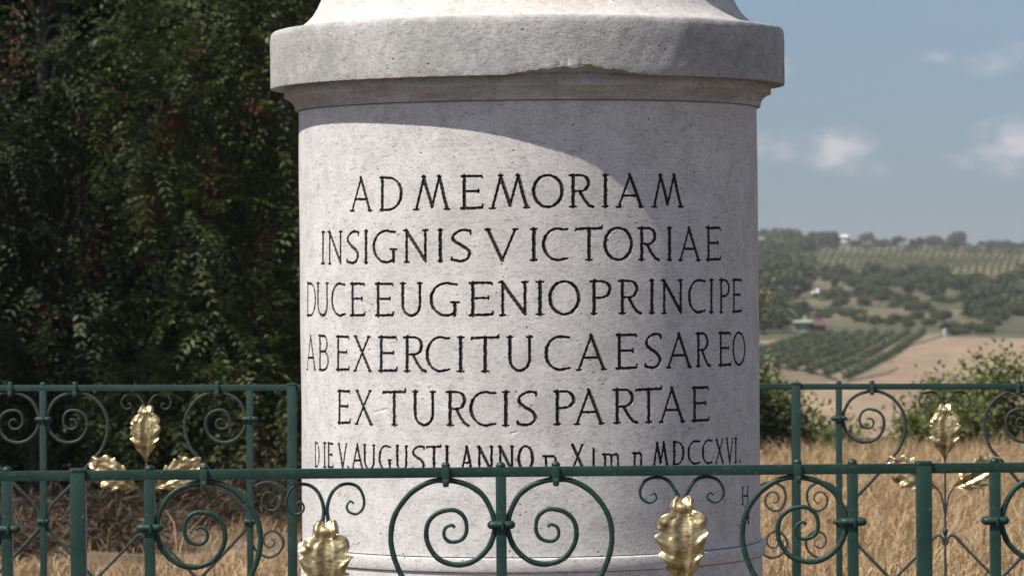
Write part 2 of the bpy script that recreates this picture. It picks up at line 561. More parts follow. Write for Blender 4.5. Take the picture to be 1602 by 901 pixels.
def terrain(x, y):
    x = np.asarray(x, float); y = np.asarray(y, float)
    z = np.interp(y, PROF_Y, PROF_Z)
    lat = np.clip(x - 92, -260, 300)
    z = z - 0.036 * lat * sstep(600, 1400, y)
    far = sstep(150, 400, y)
    z = z + far * (0.55 * np.sin(x / 47.0 + 0.6) * np.sin(y / 83.0) + 0.30 * np.sin(x / 19.0 + y / 41.0) + 0.15 * np.sin(x / 8.0 - y / 23.0 + 1))
    near = 1 - sstep(40, 70, y)
    z = z + near * 0.07 * (np.sin(x * 1.3 + 0.4) * np.sin(y * 0.9) + 0.6 * np.sin(x * 3.1 + y * 2.3)) * sstep(15.5, 19, y)
    return z


def pix_dir(px, py):
    v = CAMROT @ Vector(((px - 801.0) / FPX, (450.5 - py) / FPX, -1.0))
    return v / v.y                      # per metre of depth


def ground_at(px, py, dmin=60.0):
    """where a line of sight meets the far slope: used to survey real places off the photograph"""
    v = pix_dir(px, py)
    d = np.arange(dmin, 1900, 1.0)
    h = (EYE.z + v.z * d) - terrain(v.x * d, d)
    i = np.argmax(h < 0) if (h < 0).any() else int(np.argmin(h))
    return float(v.x * d[i]), float(d[i])


def terr_mesh():
    ys = np.concatenate([np.arange(-40, 60, 1.0), np.arange(60, 420, 5.0), np.arange(420, 1800, 12.0), np.geomspace(1800, 2600, 12)])
    xs0 = np.concatenate([np.arange(0, 14, 0.7), np.arange(14, 60, 4.0), np.arange(60, 420, 9.0), np.geomspace(420, 1500, 10)])
    xs = np.concatenate([-xs0[:0:-1], xs0])
    X, Y = np.meshgrid(xs, ys)
    Z = terrain(X, Y)
    V = np.stack([X, Y, Z], -1).reshape(-1, 3)
    nx, ny = len(xs), len(ys)
    I = np.arange(ny * nx).reshape(ny, nx)
    F = np.stack([I[:-1, :-1], I[:-1, 1:], I[1:, 1:], I[1:, :-1]], -1).reshape(-1, 4)
    return mesh_np('ground', V, F, M_ground)


tag(link('ground', terr_mesh()), kind='structure')


def patch(name, corners, mat, lift, nu=40, nv=24):
    """sheet draped on the slope between four surveyed corners"""
    c = [np.array(ground_at(*p)) for p in corners]
    u = np.linspace(0, 1, nu)[None, :, None]
    v = np.linspace(0, 1, nv)[:, None, None]
    P = (1 - v) * ((1 - u) * c[0] + u * c[1]) + v * ((1 - u) * c[3] + u * c[2])
    wob = 1.5
    P[..., 0] += wob * np.sin(P[..., 1] / 13.0)
    V = np.dstack([P, terrain(P[..., 0], P[..., 1]) + lift]).reshape(-1, 3)
    I = np.arange(nu * nv).reshape(nv, nu)
    F = np.stack([I[:-1, :-1], I[:-1, 1:], I[1:, 1:], I[1:, :-1]], -1).reshape(-1, 4)
    return tag(link(name, mesh_np(name, V, F, mat)), kind='structure'), c


patch('dry_field', [(1180, 688), (1760, 688), (1640, 533), (1438, 530)], M_field, 0.12)
patch('stubble_field', [(1150, 566), (1215, 560), (1232, 532), (1150, 536)], M_field, 0.14)
_, vq = patch('vineyard_ground', [(1120, 566), (1338, 602), (1458, 525), (1266, 527)], M_vsoil, 0.22)
_, uq = patch('hill_vineyard_ground', [(1252, 431), (1680, 431), (1680, 398), (1262, 399)], M_vgrass, 0.2)


# ------------------------------------------------------------------ leaves, fronds, grass
def rand_unit(n):
    v = rng.normal(size=(n, 3))
    return v / np.linalg.norm(v, axis=1)[:, None]


def leaf_quads(base, d, nrm, L, W, tint, fold=0.18):
    """diamond leaf blades; all arrays length n"""
    d = d / (np.linalg.norm(d, axis=1)[:, None] + 1e-9)
    s = np.cross(d, nrm)
    s /= np.linalg.norm(s, axis=1)[:, None] + 1e-9
    u = np.cross(s, d)
    L = L[:, None]; W = W[:, None]
    p0 = base
    p1 = base + d * L * 0.42 + s * W * 0.5 + u * W * fold
    p2 = base + d * L - u * L * 0.10
    p3 = base + d * L * 0.42 - s * W * 0.5 + u * W * fold
    V = np.stack([p0, p1, p2, p3], 1).reshape(-1, 3)
    F = np.arange(len(V)).reshape(-1, 4)
    return V, F, np.repeat(tint, 4)


def fronds(pos, dirs, L, pairs, ll, lw, tint):
    """pinnate leaves: pairs of leaflets along a drooping rachis"""
    n = len(pos)
    dirs = dirs / np.linalg.norm(dirs, axis=1)[:, None]
    up = np.array([0, 0, 1.0]) + rng.normal(0, 0.35, (n, 3))
    side = np.cross(dirs, up)
    side /= np.linalg.norm(side, axis=1)[:, None] + 1e-9
    nrm = np.cross(side, dirs)
    Vs, Ts = [], []
    for k in range(pairs):
        t_ = (k + 0.6) / pairs
        droop = -0.45 * L * t_ ** 2
        base = pos + dirs * (L * t_)[:, None]
        base[:, 2] += droop
        for sg in (-1, 1):
            ld = side * sg + dirs * 0.55 + np.array([0, 0, -0.28]) + rng.normal(0, 0.16, (n, 3))
            taper = (1 - 0.35 * abs(t_ - 0.45) * 2)
            V, F, T = leaf_quads(base, ld, nrm + rng.normal(0, 0.25, (n, 3)), ll * taper * rng.uniform(0.75, 1.15, n), lw * taper * rng.uniform(0.8, 1.15, n), np.clip(tint + rng.normal(0, 0.05, n), 0, 1))
            Vs.append(V); Ts.append(T)
    V = np.concatenate(Vs)
    return V, np.arange(len(V)).reshape(-1, 4), np.concatenate(Ts)


def clump_points(clumps, per):
    P, D = [], []
    for (cx, cy, cz, r) in clumps:
        n = max(3, int(per * r * r))
        u = rand_unit(n)
        rad = r * (0.35 + 0.65 * rng.random(n) ** 0.5)
        p = u * rad[:, None] * np.array([1, 1, 0.8]) + (cx, cy, cz)
        P.append(p); D.append(u + np.array([0, 0, -0.05]) + rng.normal(0, 0.35, (n, 3)))
    return np.concatenate(P), np.concatenate(D)


def tube(mb, pts, r0, r1, sides=7):
    P = spline(pts, 5)
    mb.sweep(P, np.linspace(r0, r1, len(P)), np.linspace(r0, r1, len(P)), nrm=(0.3, 0.9, 0.2), sides=sides)


def make_tree(name, x, y, h, clumps, label, leaf, cat='tree', trunk_r=0.11, per=60, L=0.42, pairs=6, ll=0.13, lw=0.045, seeds=(), tshift=0.0, group=None, simple=False):
    root = tag(empty(name, (x, y, float(terrain(x, y)))), label, cat, group)
    mb = MB()
    lean = rng.normal(0, 0.12, 2)
    top = np.array([lean[0] * h * 0.4, lean[1] * h * 0.4, h * 0.82])
    tube(mb, [(0, 0, -0.15), (top[0] * .3, top[1] * .3, h * 0.3), (top[0] * .6, top[1] * .6, h * .58), tuple(top)], trunk_r, trunk_r * 0.25, 9)
    for (cx, cy, cz, r_) in clumps:
        f = np.clip((cz - 0.25 * h) / h, 0.06, 0.75)
        b0 = top * (f / 0.82)
        b0[2] = min(f * h, cz)
        e = np.array([cx, cy, cz])
        mid_ = (b0 + e) / 2 + np.array([0, 0, 0.12 * r_])
        tube(mb, [tuple(b0), tuple(mid_), tuple(e)], trunk_r * 0.38, trunk_r * 0.08, 5)
        for _ in range(4):
            e2 = e + rand_unit(1)[0] * r_ * 0.75
            tube(mb, [tuple(mid_), tuple((mid_ + e2) / 2 + rng.normal(0, .04, 3)), tuple(e2)], trunk_r * 0.13, trunk_r * 0.04, 4)
    link('trunk', mb.mesh('trunk', M_bark), root)
    P, D = clump_points(clumps, per)
    n = len(P)
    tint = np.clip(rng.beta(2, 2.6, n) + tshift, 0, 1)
    if simple:
        Vs, Ts = [], []
        for k in range(pairs):
            off = rng.normal(0, 0.10, (n, 3))
            V, F, T = leaf_quads(P + off, D + rng.normal(0, .7, (n, 3)), rand_unit(n) + np.array([0, 0, 1.0]), ll * rng.uniform(.7, 1.2, n), lw * rng.uniform(.7, 1.2, n), np.clip(tint + rng.normal(0, .08, n), 0, 1))
            Vs.append(V); Ts.append(T)
        V = np.concatenate(Vs); T = np.concatenate(Ts); F = np.arange(len(V)).reshape(-1, 4)
    else:
        V, F, T = fronds(P, D, np.full(n, L) * rng.uniform(.7, 1.2, n), pairs, ll, lw, tint)
    link('crown', mesh_np('crown', V, F, leaf, attrs={'tint': T}), root)
    for (cx, cy, cz, r_) in seeds:
        k = 90
        p = rng.normal(0, 1, (k, 3)) * np.array([.35, .35, .8]) * r_
        V, F, T = leaf_quads(p, rand_unit(k) + np.array([0, 0, -.6]), rand_unit(k), np.full(k, 0.055), np.full(k, 0.022), rng.random(k))
        sc_ = link('seed_cluster', mesh_np('seed_cluster', V, F, M_seed, attrs={'tint': T}), root, (cx, cy, cz))
        sc_['kind'] = 'stuff'
    return root


def cloud(n, lo, hi, r0, r1):
    lo = np.array(lo); hi = np.array(hi)
    return [(*(lo + rng.random(3) * (hi - lo)), rng.uniform(r0, r1)) for _ in range(n)]


# thicket left of the pillar, about thirty metres away
make_tree('tree_of_heaven', -3.85, 30.3, 7.5, cloud(26, (-1.3, -.9, .9), (1.1, 1.0, 6.8), .45, .85) + cloud(26, (-1.0, -1.15, .9), (1.0, -.85, 3.9), .28, .45),
          'dark pinnate-leaved tree with hanging reddish seed clusters at the left edge of the photo', M_leaf_dark, per=270, L=.36, pairs=7, ll=.085, lw=.034, trunk_r=.07,
          seeds=[(-.35, -1.2, 2.1, .16), (.25, -1.15, 1.35, .17), (.75, -1.2, 3.0, .15), (.0, -1.25, 3.45, .16), (-.6, -1.1, 1.1, .13), (.6, -1.2, 1.9, .15), (1.0, -1.1, 2.4, .17), (-.2, -1.2, 2.75, .15)])
make_tree('tree_of_heaven', -2.0, 29.3, 6.8, cloud(24, (-.95, -.9, .7), (1.0, 1.0, 6.2), .45, .8) + cloud(26, (-.9, -1.25, .7), (.5, -.95, 3.9), .25, .42),
          'lighter green tree with orange-tinged leaves standing right against the left side of the pillar', M_leaf_light, per=270, L=.36, pairs=7, ll=.085, lw=.034, trunk_r=.05,
          seeds=[(-.35, -1.1, 3.6, .15), (.1, -1.2, 3.2, .14), (-.7, -1.15, 2.3, .16), (-.2, -1.2, 2.65, .13), (.15, -1.2, 2.1, .13), (-.55, -1.2, 3.0, .14)])
make_tree('added_shade_tree', -7.2, 26.4, 12.0, cloud(20, (-2.6, -2.4, 4.6), (1.3, 1.2, 10.5), .7, 1.15),  # unseen tree, added to throw dappled shade over the thicket
          'tall spreading tree added out of view to the left to shade the thicket', M_leaf_dark, per=20, trunk_r=.22, L=.5, ll=.17, lw=.06)
make_tree('added_shade_tree', -7.2, 23.6, 10.5, cloud(26, (-2.2, -2.0, 4.2), (2.0, 2.0, 9.8), .7, 1.1),  # second unseen tree, added so its shadow darkens the bank
          'tall tree added out of view, nearer than the left thicket, to shade the bank below it', M_leaf_dark, per=34, trunk_r=.2, L=.5, ll=.17, lw=.06)
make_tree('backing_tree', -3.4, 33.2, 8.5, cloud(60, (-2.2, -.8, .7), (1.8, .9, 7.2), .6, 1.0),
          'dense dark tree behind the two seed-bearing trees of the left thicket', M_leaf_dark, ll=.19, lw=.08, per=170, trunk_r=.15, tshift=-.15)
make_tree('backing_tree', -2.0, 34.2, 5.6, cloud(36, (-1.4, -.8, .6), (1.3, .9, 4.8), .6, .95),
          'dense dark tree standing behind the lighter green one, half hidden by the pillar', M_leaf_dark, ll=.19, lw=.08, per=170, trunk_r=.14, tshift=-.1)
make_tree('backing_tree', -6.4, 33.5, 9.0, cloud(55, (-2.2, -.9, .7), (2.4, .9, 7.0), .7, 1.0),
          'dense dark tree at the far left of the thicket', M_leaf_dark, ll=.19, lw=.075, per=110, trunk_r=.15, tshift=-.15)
make_tree('shrub', -2.08, 27.9, 1.35, [(0, 0, .75, .20), (.12, -.05, 1.05, .17), (-.16, .02, .95, .15), (.05, .0, .5, .2)],
          'small bright green sunlit shrub at the foot of the left thicket', M_leaf_light, 'shrub', trunk_r=.018, per=420, L=.2, pairs=4, ll=.075, lw=.034, tshift=.2)
make_tree('shrub', -1.66, 28.0, 1.0, [(0, 0, .45, .22), (.1, .0, .75, .2), (-.2, .0, .6, .17)],
          'low yellowing shrub close beside the left edge of the pillar', M_leaf_light, 'shrub', trunk_r=.015, per=380, L=.2, pairs=4, ll=.07, lw=.03, tshift=.3)
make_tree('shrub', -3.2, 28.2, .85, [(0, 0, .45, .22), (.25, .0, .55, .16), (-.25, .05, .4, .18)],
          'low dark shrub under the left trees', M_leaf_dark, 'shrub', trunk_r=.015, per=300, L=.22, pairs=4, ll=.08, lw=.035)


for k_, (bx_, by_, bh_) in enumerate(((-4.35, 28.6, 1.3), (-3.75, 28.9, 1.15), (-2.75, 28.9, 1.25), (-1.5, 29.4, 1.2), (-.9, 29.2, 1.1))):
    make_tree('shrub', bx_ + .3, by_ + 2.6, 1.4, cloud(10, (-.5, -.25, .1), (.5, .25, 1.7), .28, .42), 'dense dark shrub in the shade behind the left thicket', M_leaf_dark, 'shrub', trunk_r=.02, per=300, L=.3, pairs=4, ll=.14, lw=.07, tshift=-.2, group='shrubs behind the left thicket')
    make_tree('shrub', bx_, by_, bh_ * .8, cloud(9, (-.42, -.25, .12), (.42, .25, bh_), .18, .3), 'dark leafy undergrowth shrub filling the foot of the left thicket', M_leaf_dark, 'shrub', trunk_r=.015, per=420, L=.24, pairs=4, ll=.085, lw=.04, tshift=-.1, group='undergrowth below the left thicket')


# bushes along the far edge of the dry field, right of the pillar
def bush(x, y, w, h, label, shift=0.0, dens=260, leaf=None, extra=(), ll=.075, lw=.042):
    cl_ = []
    for _ in range(int(10 + w * 9)):
        a_ = rng.uniform(-1, 1); b_ = rng.uniform(-1, 1)
        hh = h * math.sqrt(max(0.12, 1 - a_ * a_)) * rng.uniform(.75, 1.05)
        cl_.append((a_ * w * .5, b_ * w * .22, rng.uniform(.10, .85) * hh, rng.uniform(.12, .22) * min(1.0, h + .25)))
    cl_ += list(extra)
    return make_tree('bush', x, y, h * .8, cl_, label, leaf or M_leaf_bush, 'bush', trunk_r=.02, per=dens * 5, pairs=4, ll=ll, lw=lw, tshift=shift, simple=True)


bush(2.55, 36.6, 1.0, 1.1, 'rounded mid green bush touching the right edge of the pillar', .05, 260)
bush(2.36, 37.2, .3, 1.3, 'thin upright bush whose yellow-green twigs peek past the right edge of the pillar', .35, 300, M_leaf_light,
     extra=[(.02, 0, 1.72, .10), (.0, 0, 1.5, .1), (.06, 0, 1.85, .07)])
bush(3.3, 37.4, .6, .5, 'low green bush behind the round scroll of the back railing', .0, 300)
bush(4.2, 37.0, .75, .82, 'middling olive bush behind the upright gilded leaf of the back railing', .05, 400)
bush(5.0, 37.6, 1.6, 1.3, 'large leafy bush at the right edge of the photo', .15, 420)
bush(6.1, 37.8, 1.2, 1.5, 'large leafy bush beyond the right edge of the photo', .1, 300)
bush(4.55, 38.2, .8, 1.3, 'pale bush behind the large leafy bush on the right', .2, 380)


def grass(name, n, xr, yr, hr, wr, label, tint=(2, 2), density_fn=None, lean=.5):
    x = rng.uniform(*xr, n); y = yr[0] + (yr[1] - yr[0]) * rng.random(n)
    if density_fn is not None:
        keep = rng.random(n) < density_fn(x, y)
        x, y = x[keep], y[keep]
    n = len(x)
    cx = np.round(x / .35) * .35
    tuft = .75 + .35 * np.sin(cx * 12.9 + np.round(y / .35) * 7.7)
    h = rng.uniform(*hr, n) * tuft
    w = rng.uniform(*wr, n)
    a = rng.uniform(0, 2 * math.pi, n)
    ln = rng.normal(0, lean, (n, 2)) + np.array([.12, 0])
    base = np.stack([x, y, terrain(x, y) - .01], 1)
    s = np.stack([np.cos(a), np.sin(a), np.zeros(n)], 1) * (w / 2)[:, None]
    mid_ = base + np.stack([ln[:, 0] * h * .3, ln[:, 1] * h * .3, h * .55], 1)
    tip = base + np.stack([ln[:, 0] * h, ln[:, 1] * h, h * (1 - .25 * np.abs(ln).sum(1).clip(0, 1.4))], 1)
    V = np.stack([base - s, base + s, mid_ + s * .8, tip + s * .25, tip - s * .25, mid_ - s * .8], 1).reshape(-1, 3)
    i0 = np.arange(n) * 6
    F = np.concatenate([np.stack([i0, i0 + 1, i0 + 2, i0 + 5], 1), np.stack([i0 + 5, i0 + 2, i0 + 3, i0 + 4], 1)])
    T = np.repeat(np.clip(rng.beta(*tint, n), 0, 1), 6)
    return tag(link(name, mesh_np(name, V, F, M_straw, attrs={'tint': T})), label, 'grass', kind='stuff')


_tc = np.stack([rng.uniform(-6.5, .9, 130), rng.uniform(17, 31, 130), rng.uniform(.12, .55, 130)], 1)


def tuft_density(x, y):
    d = np.zeros_like(x)
    for a_, b_, r_ in _tc:
        d = np.maximum(d, np.exp(-(((x - a_) / r_) ** 2 + ((y - b_) / (r_ * 1.6)) ** 2)))
    return np.clip(.05 + d, 0, 1) * (1 - .8 * sstep(26.5, 28.5, y))


grass('field_grass', 120000, (.9, 7.0), (17.5, 36.8), (.16, .40), (.004, .009), 'tall dry golden grass filling the field right of the pillar', (2.4, 2.0))
grass('straw_grass', 150000, (-6.5, .9), (17.0, 31.0), (.04, .16), (.003, .007), 'short pale straw grass on the bank below the left trees', (1.8, 2.2),
      tuft_density, .7)
M_brush = leafmat('dead_brush', [(0.0, (0.045, 0.032, 0.022)), (0.6, (0.10, 0.072, 0.048)), (1.0, (0.19, 0.145, 0.095))], 0.1, 0.8)
for hx, hy, hw_, hh, lb in ((-2.62, 23.6, 1.0, .26, 'wide low heap of dead brown brush in the middle of the left bank'),
                            (-3.0, 21.8, .7, .2, 'small heap of dead brown brush at the lower left corner of the photo'),
                            (-1.75, 25.0, .8, .3, 'heap of dead brown brush on the bank close to the pillar'),
                            (-3.2, 25.6, 1.1, .3, 'heap of dead brown brush at the foot of the dark left tree')):
    bush(hx, hy, hw_, hh, lb, 0, 900, M_brush, ll=.13, lw=.009)
# a few tall bleached stalks
grass('tall_stalks', 16, (-3.4, -1.6), (21, 27), (.35, .6), (.005, .008), 'scattered tall bleached stalks on the left bank', (4, 1), None, .6)
grass('green_stalks', 60, (2.2, 4.0), (20, 30), (.35, .55), (.004, .007), 'taller stalks standing among the golden grass', (1, 3), None, .25)
V = []
xs = np.linspace(2.2, 4.6, 24); ys = np.linspace(35.4, 37.2, 8)
X, Y = np.meshgrid(xs, ys)
Y = Y + .2 * np.sin(X * 2.7)
I = np.arange(X.size).reshape(X.shape)
tag(link('red_soil', mesh_np('red_soil', np.stack([X, Y, terrain(X, Y) + .03], -1).reshape(-1, 3), np.stack([I[:-1, :-1], I[:-1, 1:], I[1:, 1:], I[1:, :-1]], -1).reshape(-1, 4), M_redsoil)), kind='structure')


# ------------------------------------------------------------------ far hillside: vines, trees, houses
def vine_row_mesh(length, h, w, mat, step=1.2, gap=0.0):
    n = max(20, int(length / step * 14))
    x = rng.uniform(-length / 2, length / 2, n)
    if gap:
        keep = np.sin(x * 2 * math.pi / gap) > -.5
        x = x[keep]; n = len(x)
    p = np.stack([x, rng.normal(0, w * .3, n), rng.uniform(.15, 1, n) * h], 1)
    return leaf_quads(p, rand_unit(n), rand_unit(n) + np.array([0, 0, .8]), rng.uniform(.45, .8, n), rng.uniform(.4, .7, n), rng.random(n)), mat


def put_rows(q, rows, mat, h, w, name, label, group, along):
    """rows of vines between opposite sides of a surveyed quad (along=True: from the near edge to the far edge)"""
    for k in range(rows):
        t_ = (k + .5) / rows
        a = (q[0] * (1 - t_) + q[1] * t_) if along else (q[0] * (1 - t_) + q[3] * t_)
        e = (q[3] * (1 - t_) + q[2] * t_) if along else (q[1] * (1 - t_) + q[2] * t_)
        L = float(np.linalg.norm(e - a))
        n = int(min(4200, L * 40))
        s = rng.random(n)
        p2 = a + (e - a) * s[:, None] + rng.normal(0, w * .25, (n, 2))
        c0 = (a + e) / 2
        z0 = float(terrain(*c0))
        p = np.stack([p2[:, 0] - c0[0], p2[:, 1] - c0[1], terrain(p2[:, 0], p2[:, 1]) - z0 + .2 + rng.uniform(.1, 1, n) * h], 1)
        V, F, T = leaf_quads(p, rand_unit(n), rand_unit(n) + np.array([0, 0, .8]), rng.uniform(.16, .34, n), rng.uniform(.16, .32, n), rng.random(n))
        o = link(name, mesh_np(name, V, F, mat, attrs={'tint': T}), None, (float(c0[0]), float(c0[1]), z0))
        tag(o, label, 'vine row', group)


put_rows(vq, 8, M_vine, .6, .5, 'vine_row', 'row of dark green vines in the lower vineyard above the tan field', 'rows of vines in the lower vineyard', True)
put_rows(uq, 36, M_vine_pale, 1.7, .7, 'vine_row', 'thin pale row of vines in the upper hillside vineyard', 'rows of vines in the upper vineyard', True)


def far_tree_mesh(kind):
    cl_ = []
    for _ in range(11):
        u = rand_unit(1)[0]
        r_ = rng.random() ** .5
        if kind == 0: c = u * r_ * np.array([.36, .36, .30]) + (0, 0, .55)
        elif kind == 1: c = u * r_ * np.array([.24, .24, .36]) + (0, 0, .55)
        else: c = u * r_ * np.array([.62, .42, .20]) + (0, 0, .40)
        cl_.append((*c, rng.uniform(.12, .21)))
    P, D = [], []
    for (cx, cy, cz, r_) in cl_:
        n = 110
        u = rand_unit(n)
        P.append(u * (r_ * (.5 + .5 * rng.random(n) ** .5))[:, None] + (cx, cy, cz)); D.append(u)
    P = np.concatenate(P); D = np.concatenate(D); n = len(P)
    V, F, T = leaf_quads(P, D + rng.normal(0, .8, (n, 3)), rand_unit(n) + np.array([0, 0, .7]), rng.uniform(.07, .13, n), rng.uniform(.05, .10, n), np.clip(rng.beta(2, 2, n), 0, 1))
    cm = mesh_np('crown', V, F, M_leaf_far, attrs={'tint': T})
    mb = MB()
    tube(mb, [(0, 0, -.05), (.01, 0, .2), (.0, .01, .6)], .035, .012, 6)
    for q in cl_[:5]:
        tube(mb, [(0, 0, .25), (q[0] * .5, q[1] * .5, q[2] * .75), q[:3]], .015, .005, 4)
    return cm, mb.mesh('trunk', M_bark)


far_protos = [far_tree_mesh(k) for k in (0, 0, 1, 2, 2)]


def far_tree(px, py, hpx, label, group, kind=None, wide=1.0):
    x, y = ground_at(px, py)
    h = hpx / FPX * y
    k = kind if kind is not None else int(rng.integers(0, len(far_protos)))
    root = tag(empty('hillside_tree', (x, y, float(terrain(x, y)) - .05 * h), rng.uniform(0, 6.28)), label, 'tree', group)
    s = (h * wide * rng.uniform(.9, 1.15), h * wide * rng.uniform(.9, 1.15), h)
    link('crown', far_protos[k][0], root, sc=s)
    link('trunk', far_protos[k][1], root, sc=s)


def belt(n, pxr, pyr, hr, label, group, kinds=(0, 1, 3, 4), slope=0.0, wide=1.25):
    for k in range(n):
        t_ = (k + rng.uniform(.1, .9)) / n
        px = pxr[0] + (pxr[1] - pxr[0]) * t_
        py = rng.uniform(*pyr) + slope * (px - pxr[0])
        far_tree(px, py, rng.uniform(*hr), label, group, int(rng.choice(kinds)), wide)


belt(40, (1150, 1660), (371, 380), (9, 26), 'small dark tree in the line of trees along the hill crest', 'trees along the crest of the hill', slope=.035)
belt(26, (1150, 1660), (380, 394), (12, 24), 'dark tree on the slope just under the hill crest', 'trees under the crest of the hill', slope=.02)
belt(14, (1165, 1262), (408, 425), (28, 44), 'dark tree high in the wood right beside the pillar', 'upper trees of the wood beside the pillar')
belt(20, (1165, 1262), (435, 475), (34, 52), 'large dark tree in the middle of the wood beside the pillar', 'middle trees of the wood beside the pillar')
belt(14, (1165, 1217), (485, 522), (36, 60), 'large dark tree at the bottom of the wood beside the pillar', 'lower trees of the wood beside the pillar')
belt(24, (1290, 1545), (440, 452), (14, 32), 'dark tree in the belt below the upper vineyard', 'trees below the upper vineyard')
belt(14, (1290, 1480), (462, 478), (14, 30), 'dusty green tree scattered on the dry terraces', 'trees scattered on the terraces')
belt(16, (1500, 1680), (440, 470), (24, 44), 'dark tree in the wood at the right of the hillside', 'upper trees of the wood at the right')
belt(16, (1510, 1680), (475, 505), (30, 46), 'large dark tree low in the wood at the right of the hillside', 'lower trees of the wood at the right')
belt(13, (1245, 1335), (490, 499), (11, 18), 'low tree of the hedge behind the green house', 'hedge trees behind the green house', kinds=(3, 4))
belt(14, (1345, 1480), (502, 512), (12, 22), 'low tree of the hedge above the lower vineyard', 'hedge trees above the lower vineyard', kinds=(0, 3, 4))
belt(8, (1480, 1560), (515, 526), (12, 26), 'bushy tree at the head of the tan field', 'bushy trees at the head of the field', kinds=(0, 3, 4))


belt(22, (1290, 1500), (436, 462), (18, 34), 'olive tree of the loose copse on the upper terraces', 'loose copse on the upper terraces', kinds=(0, 1, 2))
belt(22, (1300, 1520), (470, 498), (12, 26), 'small dusty tree on the lower terraces', 'small trees on the lower terraces', kinds=(0, 3, 4))
belt(10, (1215, 1300), (388, 402), (24, 38), 'broad dark tree at the left end of the upper vineyard', 'trees at the left end of the upper vineyard', kinds=(0, 3))


def house(name, px, py, w, d, h, rh, wall, roof, label, rz=0.0, wins=3):
    x, y = ground_at(px, py)
    root = tag(empty(name, (x, y, float(terrain(x, y)) - .1), rz), label, 'house')
    mb = MB(); mb.box(0, 0, h / 2, w, d, h, .03)
    wo_ = link('wall', mb.mesh('wall', wall, smooth=False), root)
    mb = MB()
    e = .4
    mb.add([(-w / 2 - e, -d / 2 - e, h + .01), (w / 2 + e, -d / 2 - e, h + .01), (w / 2 + e, d / 2 + e, h + .01), (-w / 2 - e, d / 2 + e, h + .01), (-w / 2 - e, 0, h + rh), (w / 2 + e, 0, h + rh)],
           [(0, 1, 5, 4), (2, 3, 4, 5), (0, 4, 3), (1, 2, 5), (0, 3, 2, 1)])
    ro = link('roof', mb.mesh('roof', roof, smooth=False), root)
    mb = MB(); mb.box(w * .25, d * .15, h + rh * .9, .5, .5, 1.0, .02)
    link('chimney', mb.mesh('chimney', wall, smooth=False), ro)
    for k in range(wins):
        mb = MB(); mb.box((k - (wins - 1) / 2) * w / max(1, wins) * .9, -d / 2 - .02, h * .55, w / wins * .28, .06, h * .34, .01)
        link('window', mb.mesh('window', M_glass, smooth=False), wo_)
    mb = MB(); mb.box(w * .42, -d / 2 - .02, h * .34, w * .09, .06, h * .66, .01)
    link('door', mb.mesh('door', M_darkroof, smooth=False), wo_)


house('farm_house', 1254, 519, 1.7, 2.4, 1.25, .22, M_palegreen, M_palegreen, 'little pale green hut beside the lower vineyard', .0, 2)
house('farm_shed', 1275, 518, 2.2, 2.6, .8, .6, M_darkroof, M_darkroof, 'low dark red shed next to the pale green hut', .1, 1)
house('field_hut', 1277, 464, .9, .9, .75, .2, M_white, M_white, 'tiny white hut alone on the dry terrace', 0, 1)
house('hill_house', 1226, 379, 8.5, 7, 2.6, 1.4, M_tanwall, M_tile, 'broad house with a red tiled roof among the crest trees', .15, 4)
house('hill_house', 1318, 379, 3.4, 4, 2.0, .6, M_white, M_white, 'small white house among the crest trees', 0, 2)
gx, gy = ground_at(1478, 527)
root = tag(empty('water_tank', (gx, gy, float(terrain(gx, gy)))), 'small pale blue tank standing at the head of the tan field', 'tank')
mb = MB()
tube(mb, [(0, 0, -.1), (0, 0, .4), (0, 0, .8)], .2, .2, 14)
link('barrel', mb.mesh('barrel', M_bluewhite), root)
mb = MB(); mb.ball((0, 0, .8), .205, 14, 8, (1, 1, .4))
link('lid', mb.mesh('lid', M_white), root)
gx, gy = ground_at(1214, 374)
root = tag(empty('radio_mast', (gx, gy, float(terrain(gx, gy)))), 'thin lattice radio mast above the crest trees', 'mast')
mb = MB()
H = 10.0
for sx_, sy_ in ((-1, -1), (1, -1), (1, 1), (-1, 1)):
    tube(mb, [(sx_ * .35, sy_ * .35, 0), (sx_ * .22, sy_ * .22, H * .5), (sx_ * .06, sy_ * .06, H)], .04, .03, 5)
for k in range(16):
    f0, f1 = k / 16, (k + 1) / 16
    r0, r1 = .35 - .29 * f0, .35 - .29 * f1
    for (a, b_) in (((-1, -1), (1, -1)), ((1, -1), (1, 1)), ((1, 1), (-1, 1)), ((-1, 1), (-1, -1))):
        tube(mb, [(a[0] * r0, a[1] * r0, f0 * H), ((a[0] * r0 + b_[0] * r1) / 2, (a[1] * r0 + b_[1] * r1) / 2, (f0 + f1) / 2 * H), (b_[0] * r1, b_[1] * r1, f1 * H)], .02, .02, 4)
link('lattice', mb.mesh('lattice', M_steel), root)

# ------------------------------------------------------------------ stone pillar
DC = 11.89
CX, CY = (828 - 801) / FPX * DC, DC
RS = 0.7238
pil = tag(empty('stone_pillar', (CX, CY, 0)), 'massive round limestone pillar carved with a Latin inscription inside the railing', 'monument')


